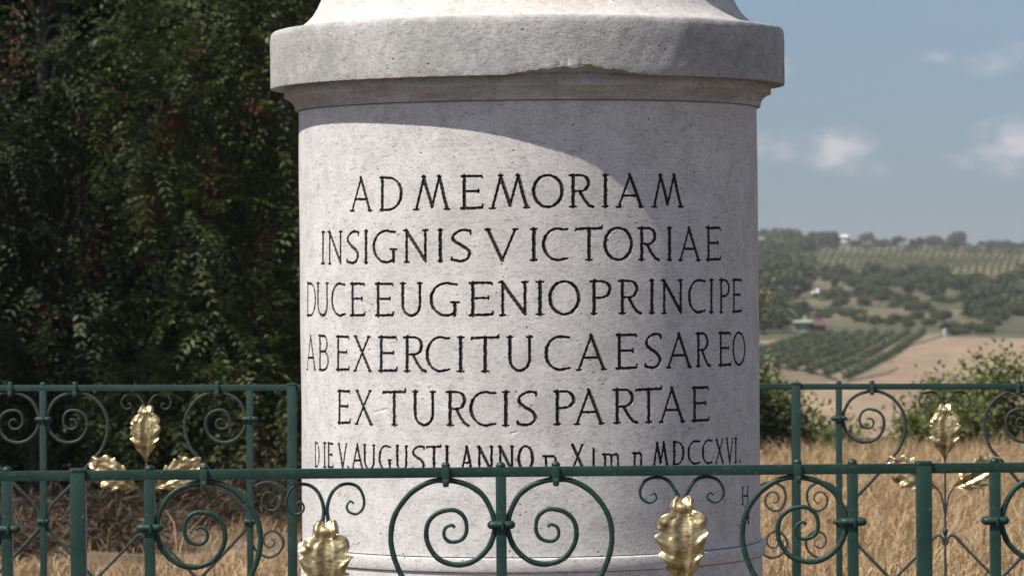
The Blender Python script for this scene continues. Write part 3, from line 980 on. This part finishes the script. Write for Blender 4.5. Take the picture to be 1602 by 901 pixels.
def lathe(name, prof, mat, seg=220, fn=None, angle=40):
    """prof list of (r, z); fn(theta, k, r, z) -> r, z"""
    th = np.arange(seg) / seg * 2 * math.pi
    rows = []
    for k, (r_, z_) in enumerate(prof):
        rr = np.full(seg, r_); zz = np.full(seg, z_)
        if fn is not None: rr, zz = fn(th, k, rr, zz)
        rows.append(np.stack([rr * np.sin(th), -rr * np.cos(th), zz], 1))
    V = np.concatenate(rows)
    I = np.arange(len(prof) * seg).reshape(len(prof), seg)
    J = np.roll(I, -1, axis=1)
    F = np.stack([I[:-1], J[:-1], J[1:], I[1:]], -1).reshape(-1, 4)
    me = mesh_np(name, V, F, mat)
    bm = bmesh.new(); bm.from_mesh(me)
    bmesh.ops.recalc_face_normals(bm, faces=bm.faces)
    bm.to_mesh(me); bm.free()
    me.set_sharp_from_angle(angle=R(angle))
    return me


# --- inscription glyphs: strokes in a unit box
def arc(cx, cy, rx, ry, a0, a1, n=18):
    a = np.radians(np.linspace(a0, a1, n))
    return np.stack([cx + rx * np.cos(a), cy + ry * np.sin(a)], 1)


def G(ch):
    h, v = .62, 1.0
    S = []
    def st(pts, w=1.0): S.append((np.array(pts, float), w))
    def serif(x, y, l=.11): st([(x - l * .85, y), (x + l * .85, y)], .5)
    if ch == 'A':
        st([(.04, 0), (.5, 1)], .7); st([(.47, 1.0), (.96, 0)], 1); st([(.22, .35), (.78, .35)], .65); serif(.04, 0); serif(.96, 0)
    elif ch == 'B':
        st([(.15, 0), (.15, 1)]); st(np.vstack([[(.15, 1)], arc(.45, .77, .38, .23, 90, -90), [(.15, .54)]]), .7)
        st(np.vstack([[(.15, .54)], arc(.48, .27, .45, .27, 90, -90), [(.15, 0)]]), .7); serif(.1, 1, .1); serif(.1, 0, .1)
    elif ch == 'C':
        st(arc(.60, .5, .56, .49, 72, 150), .7); st(arc(.60, .5, .56, .49, 150, 215), 1); st(arc(.60, .5, .56, .49, 215, 290), .75)
        st([(.77, .97), (.98, .96)], .6); st([(.78, .03), (.98, .06)], .6)
    elif ch == 'D':
        st([(.14, 0), (.14, 1)]); st(np.vstack([[(.05, .99)], arc(.38, .5, .58, .49, 90, 35)]), .65); st(arc(.38, .5, .58, .49, 35, -35), 1)
        st(np.vstack([arc(.38, .5, .58, .49, -35, -90), [(.05, .01)]]), .65)
    elif ch == 'E':
        st([(.18, 0), (.18, 1)]); st([(.05, .985), (.92, .985)], .7); st([(.92, .985), (.97, .92)], .55)
        st([(.18, .53), (.80, .53)], .62); st([(.80, .58), (.80, .48)], .5); st([(.05, .015), (.96, .03)], .72); st([(.95, .03), (1.0, .12)], .55)
    elif ch == 'G':
        st(arc(.55, .5, .52, .49, 68, 150), .7); st(arc(.55, .5, .52, .49, 150, 215), 1); st(arc(.55, .5, .52, .49, 215, 300), .75)
        st([(.72, .97), (.93, .95)], .6); st([(.86, .02), (.86, .40)], 1); st([(.72, .41), (1.0, .41)], .55)
    elif ch == 'H':
        st([(.15, 0), (.15, 1)]); st([(.85, 0), (.85, 1)]); st([(.15, .48), (.85, .48)], .6)
        for x in (.15, .85): serif(x, 0, .13); serif(x, 1, .13)
    elif ch == 'I':
        st([(.5, 0), (.5, 1)], 1.05); serif(.5, .99, .5); serif(.5, .01, .5)
    elif ch == 'l':
        st([(.5, 0), (.5, 1)], .8)
    elif ch == 'M':
        st([(.06, 0), (.28, 1)], .75); st([(.26, 1), (.51, .08)], 1); st([(.51, .08), (.72, 1)], .7); st([(.71, 1), (.94, 0)], 1)
        serif(.06, 0, .09); serif(.94, 0, .09); serif(.27, .99, .06); serif(.72, .99, .06)
    elif ch == 'N':
        st([(.12, 0), (.12, 1)], .8); st([(.10, 1), (.88, .02)], 1.05); st([(.88, .02), (.88, 1)], .8)
        serif(.12, 0, .11); serif(.06, .99, .09); serif(.88, .99, .12)
    elif ch == 'O':
        st(arc(.5, .5, .47, .49, 60, 120), .7); st(arc(.5, .5, .47, .49, 120, 240), 1); st(arc(.5, .5, .47, .49, 240, 300), .7); st(arc(.5, .5, .47, .49, -60, 60), 1)
    elif ch in 'PR':
        st([(.20, 0), (.20, 1)]); st(np.vstack([[(.05, .985)], arc(.50, .74, .40 if ch == 'P' else .32, .245, 90, 45)]), .65)
        st(arc(.50, .74, .40 if ch == 'P' else .32, .245, 45, -45), 1); st(np.vstack([arc(.50, .74, .40 if ch == 'P' else .32, .245, -45, -90), [(.2, .49)]]), .62)
        serif(.20, .01, .15)
        if ch == 'R': st([(.46, .48), (.66, .22), (.84, .05), (1.0, .0)], .9)
    elif ch == 'S':
        pts = spline([(.93, .94), (.72, .99), (.45, .97), (.16, .84), (.14, .68), (.38, .55), (.68, .43), (.88, .28), (.80, .09), (.50, .01), (.22, .03), (.05, .08)], 5)
        k = len(pts)
        st(pts[:k // 3 + 1], .7); st(pts[k // 3:2 * k // 3 + 1], 1); st(pts[2 * k // 3:], .75); st([(.93, .98), (.93, .86)], .5); st([(.06, .13), (.06, .03)], .5)
    elif ch == 'T':
        st([(.5, 0), (.5, .98)]); st([(.02, .97), (.98, .985)], .72); st([(.0, .92), (.05, .98)], .5); st([(.95, .98), (1.0, 1.06)], .5); serif(.5, .01, .14)
    elif ch == 'U':
        st([(.13, 1), (.13, .34)], 1); st(arc(.5, .34, .37, .33, 180, 360), .85); st([(.87, .34), (.87, 1)], .8); serif(.13, .99, .12); serif(.87, .99, .12)
    elif ch == 'V':
        st([(.09, 1), (.52, 0)], 1.05); st([(.52, 0), (.92, 1)], .7); serif(.09, .99, .09); serif(.92, .99, .09)
    elif ch == 'X':
        st([(.1, 1), (.92, 0)], 1.05); st([(.86, 1), (.08, 0)], .7)
        for x, y in ((.1, 1), (.86, 1), (.08, 0), (.92, 0)): serif(x, y, .09)
    elif ch == 'n':
        st([(.2, 0), (.2, .97)], .8); st([(.0, .94), (.75, .94), (.88, .8), (.88, 0)], .75)
    elif ch == 'm':
        st([(.14, 0), (.14, .95)], .8); st([(.0, .93), (.42, .93), (.52, .78), (.52, 0)], .7); st([(.5, .85), (.82, .93), (.92, .78), (.92, 0)], .7)
    elif ch == '.':
        st([(.4, .06), (.6, .03)], .9)
    return S


# each line: heights (x, top, bottom) and letters with their left/right edges, as surveyed on the stone
LINES = [
    ([(550, 279, 330), (735, 275, 327), (860, 274, 324.5), (1068, 273.5, 323.5)],
     [('A', 550, 580), ('D', 593, 629), ('M', 648, 703), ('E', 720, 756), ('M', 767, 828), ('O', 833.5, 881), ('R', 889, 928), ('I', 943, 952), ('A', 967, 1005), ('M', 1020.6, 1068)]),
    ([(503, 363, 413), (650, 360, 410), (785, 359, 408), (920, 356.5, 407), (1128, 356, 407)],
     [('I', 502, 508), ('N', 513, 535.6), ('S', 541.7, 562.5), ('I', 570, 576), ('G', 584, 621), ('N', 631.7, 670), ('I', 685, 692.6), ('S', 704.7, 738.5), ('V', 758.7, 810.6),
      ('I', 829.5, 841), ('C', 849, 888.7), ('T', 901, 942.7), ('O', 945.5, 989.4), ('R', 997.5, 1030.7), ('I', 1043.5, 1051), ('A', 1063, 1093.6), ('E', 1104, 1128)]),
    ([(480, 443, 494), (600, 443.5, 494.5), (745, 442, 494), (880, 440, 492), (1161, 437, 488)],
     [('D', 480, 494), ('U', 495, 514), ('C', 518.6, 540), ('E', 547.4, 571), ('E', 586.4, 615.8), ('U', 625.4, 661.4), ('G', 673, 717.7), ('E', 732.7, 771.7), ('N', 781, 827), ('I', 838, 852),
      ('O', 859, 907), ('P', 922.5, 958), ('R', 966.6, 1003), ('I', 1016, 1024), ('N', 1035, 1068.8), ('C', 1077, 1103.7), ('I', 1109.5, 1116.7), ('P', 1125, 1142.7), ('E', 1146, 1161.4)]),
    ([(480, 525, 578), (600, 527, 581), (760, 527, 581.5), (870, 526, 579), (980, 523, 577), (1166, 519.5, 570.5)],
     [('A', 480, 493), ('B', 498, 514), ('E', 524.7, 546), ('X', 553, 580.7), ('E', 591, 621.5), ('R', 630, 666), ('C', 667, 704), ('I', 715, 726.5), ('T', 737.6, 780.6), ('U', 792.5, 834),
      ('C', 853, 892), ('A', 904, 947), ('E', 963, 997.5), ('S', 1008.6, 1036), ('A', 1044.7, 1080.7), ('R', 1088, 1111), ('E', 1124, 1144), ('O', 1146.8, 1166)]),
    ([(527, 611, 662), (620, 612, 665), (790, 613, 666), (880, 611.5, 664), (1109, 605, 658)],
     [('E', 527.5, 548), ('X', 555.8, 582.7), ('T', 599, 635), ('U', 645, 682), ('R', 697, 733), ('C', 735, 776), ('I', 786, 797), ('S', 808, 841), ('P', 865, 901), ('A', 901, 943),
      ('R', 958, 996.7), ('T', 995, 1035.5), ('A', 1033.6, 1069.6), ('E', 1081.6, 1109)]),
    ([(493, 692, 730), (600, 697, 735.5), (760, 698.5, 738), (900, 696, 735), (1040, 692, 727), (1158, 685, 723)],
     [('D', 493, 500), ('I', 505.5, 511), ('E', 513, 521.6), ('V', 529, 543), ('.', 542, 547), ('A', 551, 567), ('U', 568, 587), ('G', 593, 612), ('U', 619, 638), ('S', 644, 665), ('T', 668, 690), ('I', 696, 703),
      ('A', 722, 739), ('N', 747, 772), ('N', 780, 804), ('O', 811, 834), ('X', 894, 914), ('M', 1022, 1045), ('D', 1052.5, 1070), ('C', 1076.6, 1095.4),
      ('C', 1099, 1114.6), ('X', 1119.6, 1132), ('V', 1136, 1147), ('I', 1149, 1153.5), ('.', 1156, 1160)]),
    ([(850, 712, 736), (870, 712, 736)], [('n', 850, 872)]),
    ([(926, 702, 734), (931, 702, 734)], [('l', 926.5, 931)]),
    ([(943, 709, 733), (1005, 707, 731)], [('m', 943, 969), ('n', 990, 1005)]),
    ([(1160, 762, 788), (1172, 761, 787)], [('H', 1160, 1171.5)]),
    ([(1165, 792, 816), (1180, 790, 814)], [('V', 1165, 1176), ('.', 1177, 1181)]),
]


def pix_to_stone(P):
    """photo point -> (arc length, height) on the shaft's front"""
    out = []
    for px, py in P:
        v = pix_dir(px, py)
        # |(v.x*d - CX, d - CY)| = RS
        A = v.x * v.x + 1; Bq = -2 * (v.x * CX + CY); Cq = CX * CX + CY * CY - RS * RS
        disc = max(0.0, Bq * Bq - 4 * A * Cq)
        d = (-Bq - math.sqrt(disc)) / (2 * A)
        out.append((math.atan2(v.x * d - CX, -(d - CY)) * RS, EYE.z + v.z * d))
    return np.array(out)


def make_shaft():
    z0, z1 = 0.752, 2.108
    TH = R(83)
    dth = 0.0016 / RS
    th = np.concatenate([np.arange(-TH, TH, dth), np.linspace(TH, 2 * math.pi - TH, 70)[:-1]])
    zt = np.concatenate([np.linspace(z0, .86, 8)[:-1], np.arange(.86, 1.935, 0.0016), np.linspace(1.935, z1, 10)[1:]])
    nth, nz_ = len(th), len(zt)
    ndense = int((th < TH).sum())
    S = th[:ndense] * RS
    depth = np.zeros((nz_, ndense), np.float32)
    W0 = 0.0108
    def carve(pts, w, dmax, soft=False):
        lo = pts.min(0) - w * 1.5; hi = pts.max(0) + w * 1.5
        i0, i1 = np.searchsorted(zt, lo[1]), np.searchsorted(zt, hi[1])
        j0, j1 = np.searchsorted(S, lo[0]), np.searchsorted(S, hi[0])
        if i1 <= i0 or j1 <= j0: return
        gx_, gz_ = np.meshgrid(S[j0:j1], zt[i0:i1])
        best = np.full(gx_.shape, 9.0)
        for a, b_ in zip(pts[:-1], pts[1:]):
            ab = b_ - a
            L2 = max(1e-12, (ab ** 2).sum())
            t_ = np.clip(((gx_ - a[0]) * ab[0] + (gz_ - a[1]) * ab[1]) / L2, 0, 1)
            best = np.minimum(best, np.hypot(gx_ - a[0] - t_ * ab[0], gz_ - a[1] - t_ * ab[1]))
        wob = 1 + .10 * np.sin(gx_ * 310 + gz_ * 170) + .08 * np.sin(gx_ * 130 - gz_ * 420 + 2)
        dd = np.clip((w * wob / 2 - best) / (w / 2) * 1.25, 0, 1) * dmax
        depth[i0:i1, j0:j1] = np.maximum(depth[i0:i1, j0:j1], dd)
    for hts, letters in LINES:
        hx = [q[0] for q in hts]; ht = [q[1] for q in hts]; hb = [q[2] for q in hts]
        for ch, xl, xr in letters:
            for pts, w in G(ch):
                px = xl + pts[:, 0] * (xr - xl)
                top = np.interp(px, hx, ht); bot = np.interp(px, hx, hb)
                py = bot + (top - bot) * pts[:, 1]
                small = .82 if hts[0][2] - hts[0][1] < 45 else 1.0
                carve(pix_to_stone(np.stack([px, py], 1)), W0 * w * small, .0065)
    letters_mask = depth > 0.0006
    # a few old knocks in the face
    for (pa, w) in ((((585, 645), (596, 642), (606, 640)), .012), (((800, 678), (808, 676)), .010), (((1177, 797), (1186, 800)), .012)):
        carve(pix_to_stone(pa), w, .0014)
    rr = np.full((nz_, nth), RS)
    rr[:, :ndense] -= depth
    # slight unevenness of the hand-dressed face
    TT, ZZ = np.meshgrid(th, zt)
    rr += .0006 * (np.sin(TT * 9 + ZZ * 5) + np.sin(TT * 4 - ZZ * 13 + 1))
    V = np.stack([rr * np.sin(TT), -rr * np.cos(TT), ZZ], -1).reshape(-1, 3)
    I = np.arange(nz_ * nth).reshape(nz_, nth)
    J = np.roll(I, -1, axis=1)
    F = np.stack([I[:-1], J[:-1], J[1:], I[1:]], -1)
    lm = np.zeros((nz_ - 1, nth), bool)
    mm = letters_mask
    lm[:, :ndense - 1] = (mm[:-1, :-1].astype(int) + mm[:-1, 1:] + mm[1:, 1:] + mm[1:, :-1]) >= 2
    Fs, Fl = F[~lm], F[lm]
    shaft = link('shaft', mesh_np('shaft', V, Fs, M_shaft), pil)
    used, inv = np.unique(Fl.ravel(), return_inverse=True)
    ins = link('inscription', mesh_np('inscription', V[used], inv.reshape(-1, 4), M_letter), shaft)
    ins['label'] = 'dark painted Latin capitals cut into the stone'
    for o in (shaft,):
        pass


make_shaft()
# band at the foot and the plinth under it
link('foot_band', lathe('foot_band', [(RS - .03, .7490), (RS + .009, .7490), (RS + .0130, .7465), (RS + .0145, .741), (RS + .0145, .716), (RS + .012, .709), (RS + .004, .706), (RS - .03, .705)], M_shaft), pil)
link('plinth', lathe('plinth', [(RS - .02, .7055), (RS + .005, .7045), (RS + .006, .66), (RS + .006, .40), (RS + .05, .36), (RS + .12, .34), (RS + .12, .14), (RS + .16, .12), (RS + .16, -.1)], M_shaft), pil)
# moulding below the cap block
RC = 0.811
link('neck_moulding', lathe('neck_moulding', [(RS - .03, 2.1098), (RS + .009, 2.1098), (RS + .0115, 2.112), (RS + .0115, 2.120), (RS + .013, 2.126), (RS + .020, 2.137), (RS + .032, 2.147), (RS + .0445, 2.1515), (RS + .0445, 2.178), (RS + .040, 2.1905)], M_mould), pil)
# cap block: rough faced drum with a broken lower edge
seg = 900


def cap_fn(th, k, rr, zz):
    t_ = (th + math.pi) % (2 * math.pi) - math.pi
    px = 828 + 398 * np.sin(t_)
    front = np.cos(t_) > 0
    c = np.interp(px, [795, 805, 818, 835, 850, 872, 880, 890, 897, 903, 915, 930, 950, 970, 990, 1000], [0, 2, 5, 6.5, 9, 12.0, 11.0, 11.5, 10.0, 13, 15.0, 11, 8.5, 6.0, 2.0, 0]) * front * .00193
    jag = 1.25 * (.0012 * np.sin(t_ * 61) + .0010 * np.sin(t_ * 143 + 1) + .0008 * np.sin(t_ * 297 + 2))
    edge = .0012 * np.sin(t_ * 37) * np.sin(t_ * 83 + 1) + .0008 * np.sin(t_ * 211)
    if k == 2: zz = zz + c + jag * (c > 0) + np.abs(edge) * .8
    if k == 3: zz = zz + c * 1.05 + jag * (c > 0) + .003
    if k == 1: zz = zz + c * .75 + jag * 1.3 * (c > 0); rr = rr - (c > 0) * .004
    if k >= 3: rr = rr + .0003 * np.sin(t_ * 13 + k) * np.sin(t_ * 29 + k * 2.3) + .0004 * np.sin(t_ * 71 + k * 5)
    return rr, zz


link('cap_block', lathe('cap_block', [(RS + .03, 2.182), (RC - .022, 2.1805), (RC - .001, 2.179), (RC, 2.1825), (RC, 2.21), (RC, 2.235), (RC, 2.26), (RC, 2.285), (RC + .0005, 2.31), (RC - .001, 2.335), (RC - .003, 2.349), (RC - .009, 2.3555), (RC - .02, 2.358), (RS - .05, 2.362)], M_block, seg, cap_fn, 62), pil)
u = .002015
# flared foot of the upper column, then its shaft
prof = [(357 * u + .02, 2.3555), (364 * u, 2.3605), (356 * u, 2.371), (345 * u, 2.388), (336 * u, 2.407), (329 * u, 2.43), (323 * u, 2.455), (318 * u, 2.485), (315 * u, 2.52), (313 * u, 2.57), (312 * u, 2.62)]
link('flared_foot', lathe('flared_foot', prof, M_flare, 300), pil)
link('upper_shaft', lathe('upper_shaft', [(311 * u, 2.615), (312.5 * u, 2.6205), (312 * u, 2.63), (308 * u, 3.2), (300 * u, 4.4), (296 * u, 5.0), (300 * u, 5.02), (320 * u, 5.08), (320 * u, 5.2), (60 * u, 5.4), (0.001, 5.4)], M_flare, 200), pil)

# ------------------------------------------------------------------ wrought iron railing
Uf = 2.0 / 1323.0                    # metres per surveyed unit


def P3(pts, mir=1):
    p = np.asarray(pts, float)
    return np.stack([mir * p[:, 0] * Uf, np.zeros(len(p)), -p[:, 1] * Uf], 1)


SCROLL = [(72.6, 86.5), (77.5, 82.5), (87, 86.5), (90, 96), (87, 104), (77.5, 108.8), (62.7, 105.3), (54.7, 93.2), (56, 74.5), (65.4, 62.5), (80.1, 58.7), (100.2, 63.8), (113.6, 77.2), (117.6, 95.9), (113.6, 114.6),
          (100.2, 133.4), (81.5, 142.7), (60, 144), (38.7, 136), (20, 117.3), (11.5, 95.9), (10.5, 82.5), (14, 63.8), (28, 37), (49.4, 21), (73.4, 13.5), (89.5, 12), (111, 14.8), (137.7, 29), (159, 53), (170, 77), (173, 104),
          (170, 125.3), (163, 146.8), (152, 168), (128, 194), (84, 247), (30, 301), (13, 325), (11, 346), (11, 362), (16, 377), (84, 450), (137, 505), (190, 560)]
CURL_A = [(4, 76), (4, 68), (2.7, 50.4), (9, 29), (21, 16.2), (37, 12.3), (52, 18.3), (60, 34.4), (59, 50.4), (49, 59.5), (37, 56.5), (33.5, 47.8), (39, 39.8), (45, 43.7)]
CURL_B = [(5, 47), (7, 37), (20, 17), (36, 10.5), (55, 14.5), (65, 29), (63, 42.4), (51, 50.2), (40, 43.5), (43, 35.0), (49.5, 38.4)]
CPOST = [(52, 300), (44, 303), (36, 292), (42, 278), (58, 275), (70, 290), (68, 310), (50, 323), (30, 318), (18, 291), (25, 262), (54, 249), (85, 258), (102, 290), (105, 346),
         (102, 395), (85, 430), (54, 446), (25, 433), (14, 405), (28, 383), (46, 377), (64, 388), (66, 408), (54, 420), (40, 415), (38, 403), (46, 398)]


def bar_mesh(name, pts, a, b_, mat, mir=1, n=7, taper=(0.5, 1.0, 14), power=3.2, both=False):
    P = spline(P3(pts, mir), n)
    k = len(P)
    w = np.ones(k)
    m_ = taper[2] * n
    w[:min(m_, k)] = np.linspace(taper[0], taper[1], m_)[:min(m_, k)]
    if both: w = np.minimum(w, w[::-1])
    mb = MB()
    q = np.arange(k)
    w = w * (1 + .035 * np.sin(q * .37 + 1) + .03 * np.sin(q * .91))
    mb.sweep(P, a * w, b_ * (0.35 + .65 * w), sides=12, power=power)
    return mb.mesh(name, mat, True, 50)


def leaf_mesh(name, seed, L=150.0):
    """beaten oak leaf, tip lobes at z=0, base at z=-L, facing -Y"""
    r_ = np.random.default_rng(seed)
    tt = [0, .015, .04, .09, .16, .215, .225, .25, .30, .36, .415, .43, .45, .49, .55, .61, .63, .65, .69, .76, .785, .81, .86, .93, 1]
    ww = [12, 15.5, 18.5, 20.5, 20.5, 16, 27, 32, 36.5, 38, 33, 40, 42.5, 41, 38, 30.5, 37, 37, 33, 24, 28, 26, 18, 9, 4]
    nt_, ns = 90, 24
    t_ = np.linspace(0, 1, nt_)
    hw = [np.interp(t_ + .012 * sg, tt, np.array(ww) * (1 + r_.normal(0, .05, len(ww)))) for sg in (-1, 1)]
    s = np.linspace(-1, 1, ns + 1)
    X = np.where(s[None] < 0, s[None] * hw[0][:, None], s[None] * hw[1][:, None])
    # top notch between the two tip lobes and backward sweep of lobe tips
    Z = -(t_[:, None] * L) + np.abs(s[None]) ** 3 * 9 * (t_[:, None] > .2) + np.zeros_like(X)
    Z[:10] += (np.minimum(np.abs(s)[None] / .5, 1) * 7 - 6 - 5 * np.clip(np.abs(s)[None] - .6, 0, 1) ** 1.0) * (np.linspace(1, 0, 10) ** 1.2)[:, None]
    wob = r_.normal(0, 1, 3)
    a_ = np.abs(s)[None]
    lobe = np.interp(t_, [0, .1, .2, .30, .42, .50, .62, .68, .78, .85, 1], [.8, 1.0, .15, 1, .2, 1, .2, .9, .2, .6, .1])[:, None]
    Y = -(6.5 * np.exp(-((a_ - .74) / .2) ** 2) * lobe) - 5.0 * np.exp(-((a_ - .36) / .17) ** 2) * (sstep(.16, .3, t_) * (1 - sstep(.75, .98, t_)))[:, None] + 2.2 * np.exp(-(a_ / .16) ** 2) * sstep(.15, .3, t_)[:, None] + 4 * a_ ** 4 * np.sin(t_ * 26 + wob[0])[:, None]
    Y += -16 * np.sin(t_ * math.pi)[:, None] + .8 * np.sin(X * .09 + wob[1]) * np.sin(Z * .11 + wob[2])
    Y += -7 * (np.exp(-((t_ - .11) / .07) ** 2))[:, None] * (1 - a_ ** 2) + r_.normal(0, .25, Y.shape)
    V = np.stack([X, Y, Z], -1).reshape(-1, 3) * Uf
    I = np.arange(nt_ * (ns + 1)).reshape(nt_, ns + 1)
    F = np.stack([I[:-1, :-1], I[1:, :-1], I[1:, 1:], I[:-1, 1:]], -1).reshape(-1, 4)
    # give the sheet metal its thickness
    th_ = np.array([0, .0025, 0])
    n0 = len(V)
    V = np.vstack([V, V + th_])
    rim = np.concatenate([I[0], I[1:, -1], I[-1, -2::-1], I[-2:0:-1, 0]])
    rim2 = np.roll(rim, -1)
    F = np.vstack([F, F[:, ::-1] + n0, np.stack([rim, rim2, rim2 + n0, rim + n0], 1)])
    me = mesh_np(name, V, F, M_gold)
    bm = bmesh.new(); bm.from_mesh(me)
    bmesh.ops.recalc_face_normals(bm, faces=bm.faces)
    bm.to_mesh(me); bm.free()
    return me


def clip_mesh(mat):
    mb = MB()
    mb.box(0, -.004, -.006, .019, .036, .040, .005)
    mb.ball((0, -.006, .0165), .0105, 12, 8, (1, 1, .85))
    mb.box(0, -.012, -.024, .015, .030, .020, .006)
    return mb.mesh('clip', mat, True, 50)


def collar_mesh(mat, w=.066):
    mb = MB()
    P = np.stack([np.linspace(-w / 2, w / 2, 15), np.zeros(15), np.zeros(15)], 1)
    e = np.sqrt(np.clip(1 - (np.linspace(-1, 1, 15) ** 8), .12, 1))
    mb.sweep(P, .0105 * e, .021 * e, nrm=(0, 1, 0), sides=14, power=2.6)
    mb.box(.003, -.002, 0, .007, .046, .0235, .003)
    return mb.mesh('collar', mat, True, 50)


def pack(mat, smat):
    K = {}
    for mir in (1, -1):
        K['scroll', mir] = bar_mesh('scroll', SCROLL, .0066, .0075, smat, mir, 8, (.55, 1, 17))
        K['cpost', mir] = bar_mesh('c_scroll', CPOST, .0052, .006, smat, mir, 7, (.5, 1, 8), both=True)
        for nm, c in (('A', CURL_A), ('B', CURL_B)):
            K['curl' + nm, mir] = bar_mesh('curl', c[::-1], .0042, .0048, smat, mir, 8, (1, 1, 2), 2.2)
            p = spline(P3(c[::-1], mir), 8)
            mb = MB(); k = len(p)
            w = np.linspace(.6, 1.25, k)
            mb.sweep(p, .0040 * w, .0045 * w, sides=10, power=2.2)
            K['curl' + nm, mir] = mb.mesh('curl', smat)
        hook = [(137, 505), (84, 452), (40, 406), (26, 391), (16, 387), (7, 395), (4, 412)]
        K['brace', mir] = bar_mesh('brace', hook, .0055, .006, smat, mir, 7, (1, 1, 2))
        twig = [(2, 330), (6, 300), (14, 275), (30, 258)]
        K['twig', mir] = bar_mesh('side_stem', twig, .0035, .0035, smat, mir, 7, (1, 1, 2), 2.1)
    mb = MB(); mb.box(0, 0, -.5265, .025, .0245, 1.031, .002)
    K['picket'] = mb.mesh('picket', mat, True, 40)
    mb = MB(); mb.ball((0, 0, .014), .0115, 16, 10, (1, 1, .9)); mb.box(0, 0, .0075, .017, .017, .007, .002)
    K['finial'] = mb.mesh('finial', mat, True, 50)
    mb = MB(); mb.box(0, 0, -.50, .036, .036, 1.03, .003); mb.box(0, 0, .013, .039, .039, .009, .003)
    K['post'] = mb.mesh('post', mat, True, 40)
    K['clip'] = clip_mesh(mat); K['collar'] = collar_mesh(mat); K['collar2'] = collar_mesh(mat, .052)
    mb = MB()
    tube(mb, [(0, 0, -1.02), (0, 0, -.7), (0, 0, -.29)], .0055, .004, 8)
    K['stem'] = mb.mesh('stem', smat)
    mb = MB(); mb.ball((0, 0, -.57), .011, 12, 8, (1, 1, 1.6))
    K['knot'] = mb.mesh('knot', mat)
    return K


LEAVES = [leaf_mesh('oak_leaf', s) for s in (3, 8, 21)]


def fence(origin, rz, tilt, label, mats, smat, panels, variants):
    root = tag(empty('iron_railing', origin, rz), label, 'railing')
    root.rotation_euler = (0, tilt, rz)
    K = pack(mats, smat)
    def put(key, x, parent=root, z=0.0, name=None, rot=(0, 0, 0)):
        me = K[key]
        return link(name or me.name.split('.')[0], me, parent, (x, 0, z), rot)
    half = panels * 1.0
    mb = MB(); mb.box(0, 0, 0, 2 * half, .022, .0235, .002)
    # hammer marks: subdivide is not needed, the paint's bump carries them
    link('top_rail', mb.mesh('top_rail', mats, True, 40), root)
    mb = MB(); mb.box(0, 0, -1.0, 2 * half - .04, .020, .022, .002)
    link('bottom_rail', mb.mesh('bottom_rail', mats, True, 40), root)
    for k in range(panels + 1):
        x = -half + 2 * k
        put('post', x)
        if k > 0: put(('cpost', -1), x - .015)
        if k < panels: put(('cpost', 1), x + .015)
    vi = 0
    for k in range(panels):
        xc = -half + 2 * k + 1
        for q in (-1, 0, 1):
            x = xc + q * .8315
            pk = put('picket', x)
            put('finial', 0, pk)
            put('collar', x, z=-82.5 * Uf)
            put('collar2', x, z=-352 * Uf)
            for mir in (-1, 1):
                if (q == -1 and mir == -1) or (q == 1 and mir == 1): continue
                put(('scroll', mir), x)
                put('clip', x + mir * 86 * Uf)
        for q in (-.5, .5):
            x = xc + q * .8315
            var, drop, jx = variants[vi % len(variants)]; vi += 1
            st = put('stem', x + jx)
            put('knot', 0, st)
            for mir in (-1, 1):
                put(('curl' + var, mir), 0, st, z=-drop * Uf)
                put(('twig', mir), 0, st)
                put(('brace', mir), 0, st)
                lf = link('oak_leaf', LEAVES[(vi + mir) % 3], st, (mir * 150 * Uf, -.004, -193 * Uf), (0, -mir * R(-61), 0))
            topz = {'A': 68, 'B': 40}[var] + drop
            link('oak_leaf', LEAVES[vi % 3], st, (0, -.006, -topz * Uf), (0, 0, 0))
    return root


DF = 8.89
fx = (781 - 801) / FPX * DF
fence((fx, DF, 1.127), 0, 0, 'bright green wrought iron railing with gilded oak leaves running in front of the pillar', M_green, M_green, 3,
      [('A', 0, 0), ('A', 0, 0), ('A', 4, 0), ('B', 0, .012), ('A', 0, 0), ('B', 0, 0)])
DB = 14.89
fence(((848 - 801) / FPX * DB, DB, 1.142), R(-3.5), R(.30), 'duller green wrought iron railing with gilded oak leaves running behind the pillar', M_dark, M_dull, 3,
      [('A', 0, 0), ('B', 6, 0), ('A', 0, 0), ('A', 0, 0), ('B', 4, 0), ('A', 0, 0)])

# ------------------------------------------------------------------ air
m = bpy.data.materials.new('haze')
m.use_nodes = True
for n in list(m.node_tree.nodes): m.node_tree.nodes.remove(n)
pv = m.node_tree.nodes.new('ShaderNodeVolumePrincipled')
pv.inputs['Color'].default_value = (0.86, 0.88, 0.91, 1)
pv.inputs['Density'].default_value = 0.00019
pv.inputs['Anisotropy'].default_value = 0.2
mo = m.node_tree.nodes.new('ShaderNodeOutputMaterial')
m.node_tree.links.new(pv.outputs[0], mo.inputs['Volume'])
mb = MB(); mb.box(0, 1280, -2.0, 3100, 2800, 64)
tag(link('haze', mb.mesh('haze', m, False)), 'thin summer haze over the valley', 'haze', kind='stuff')
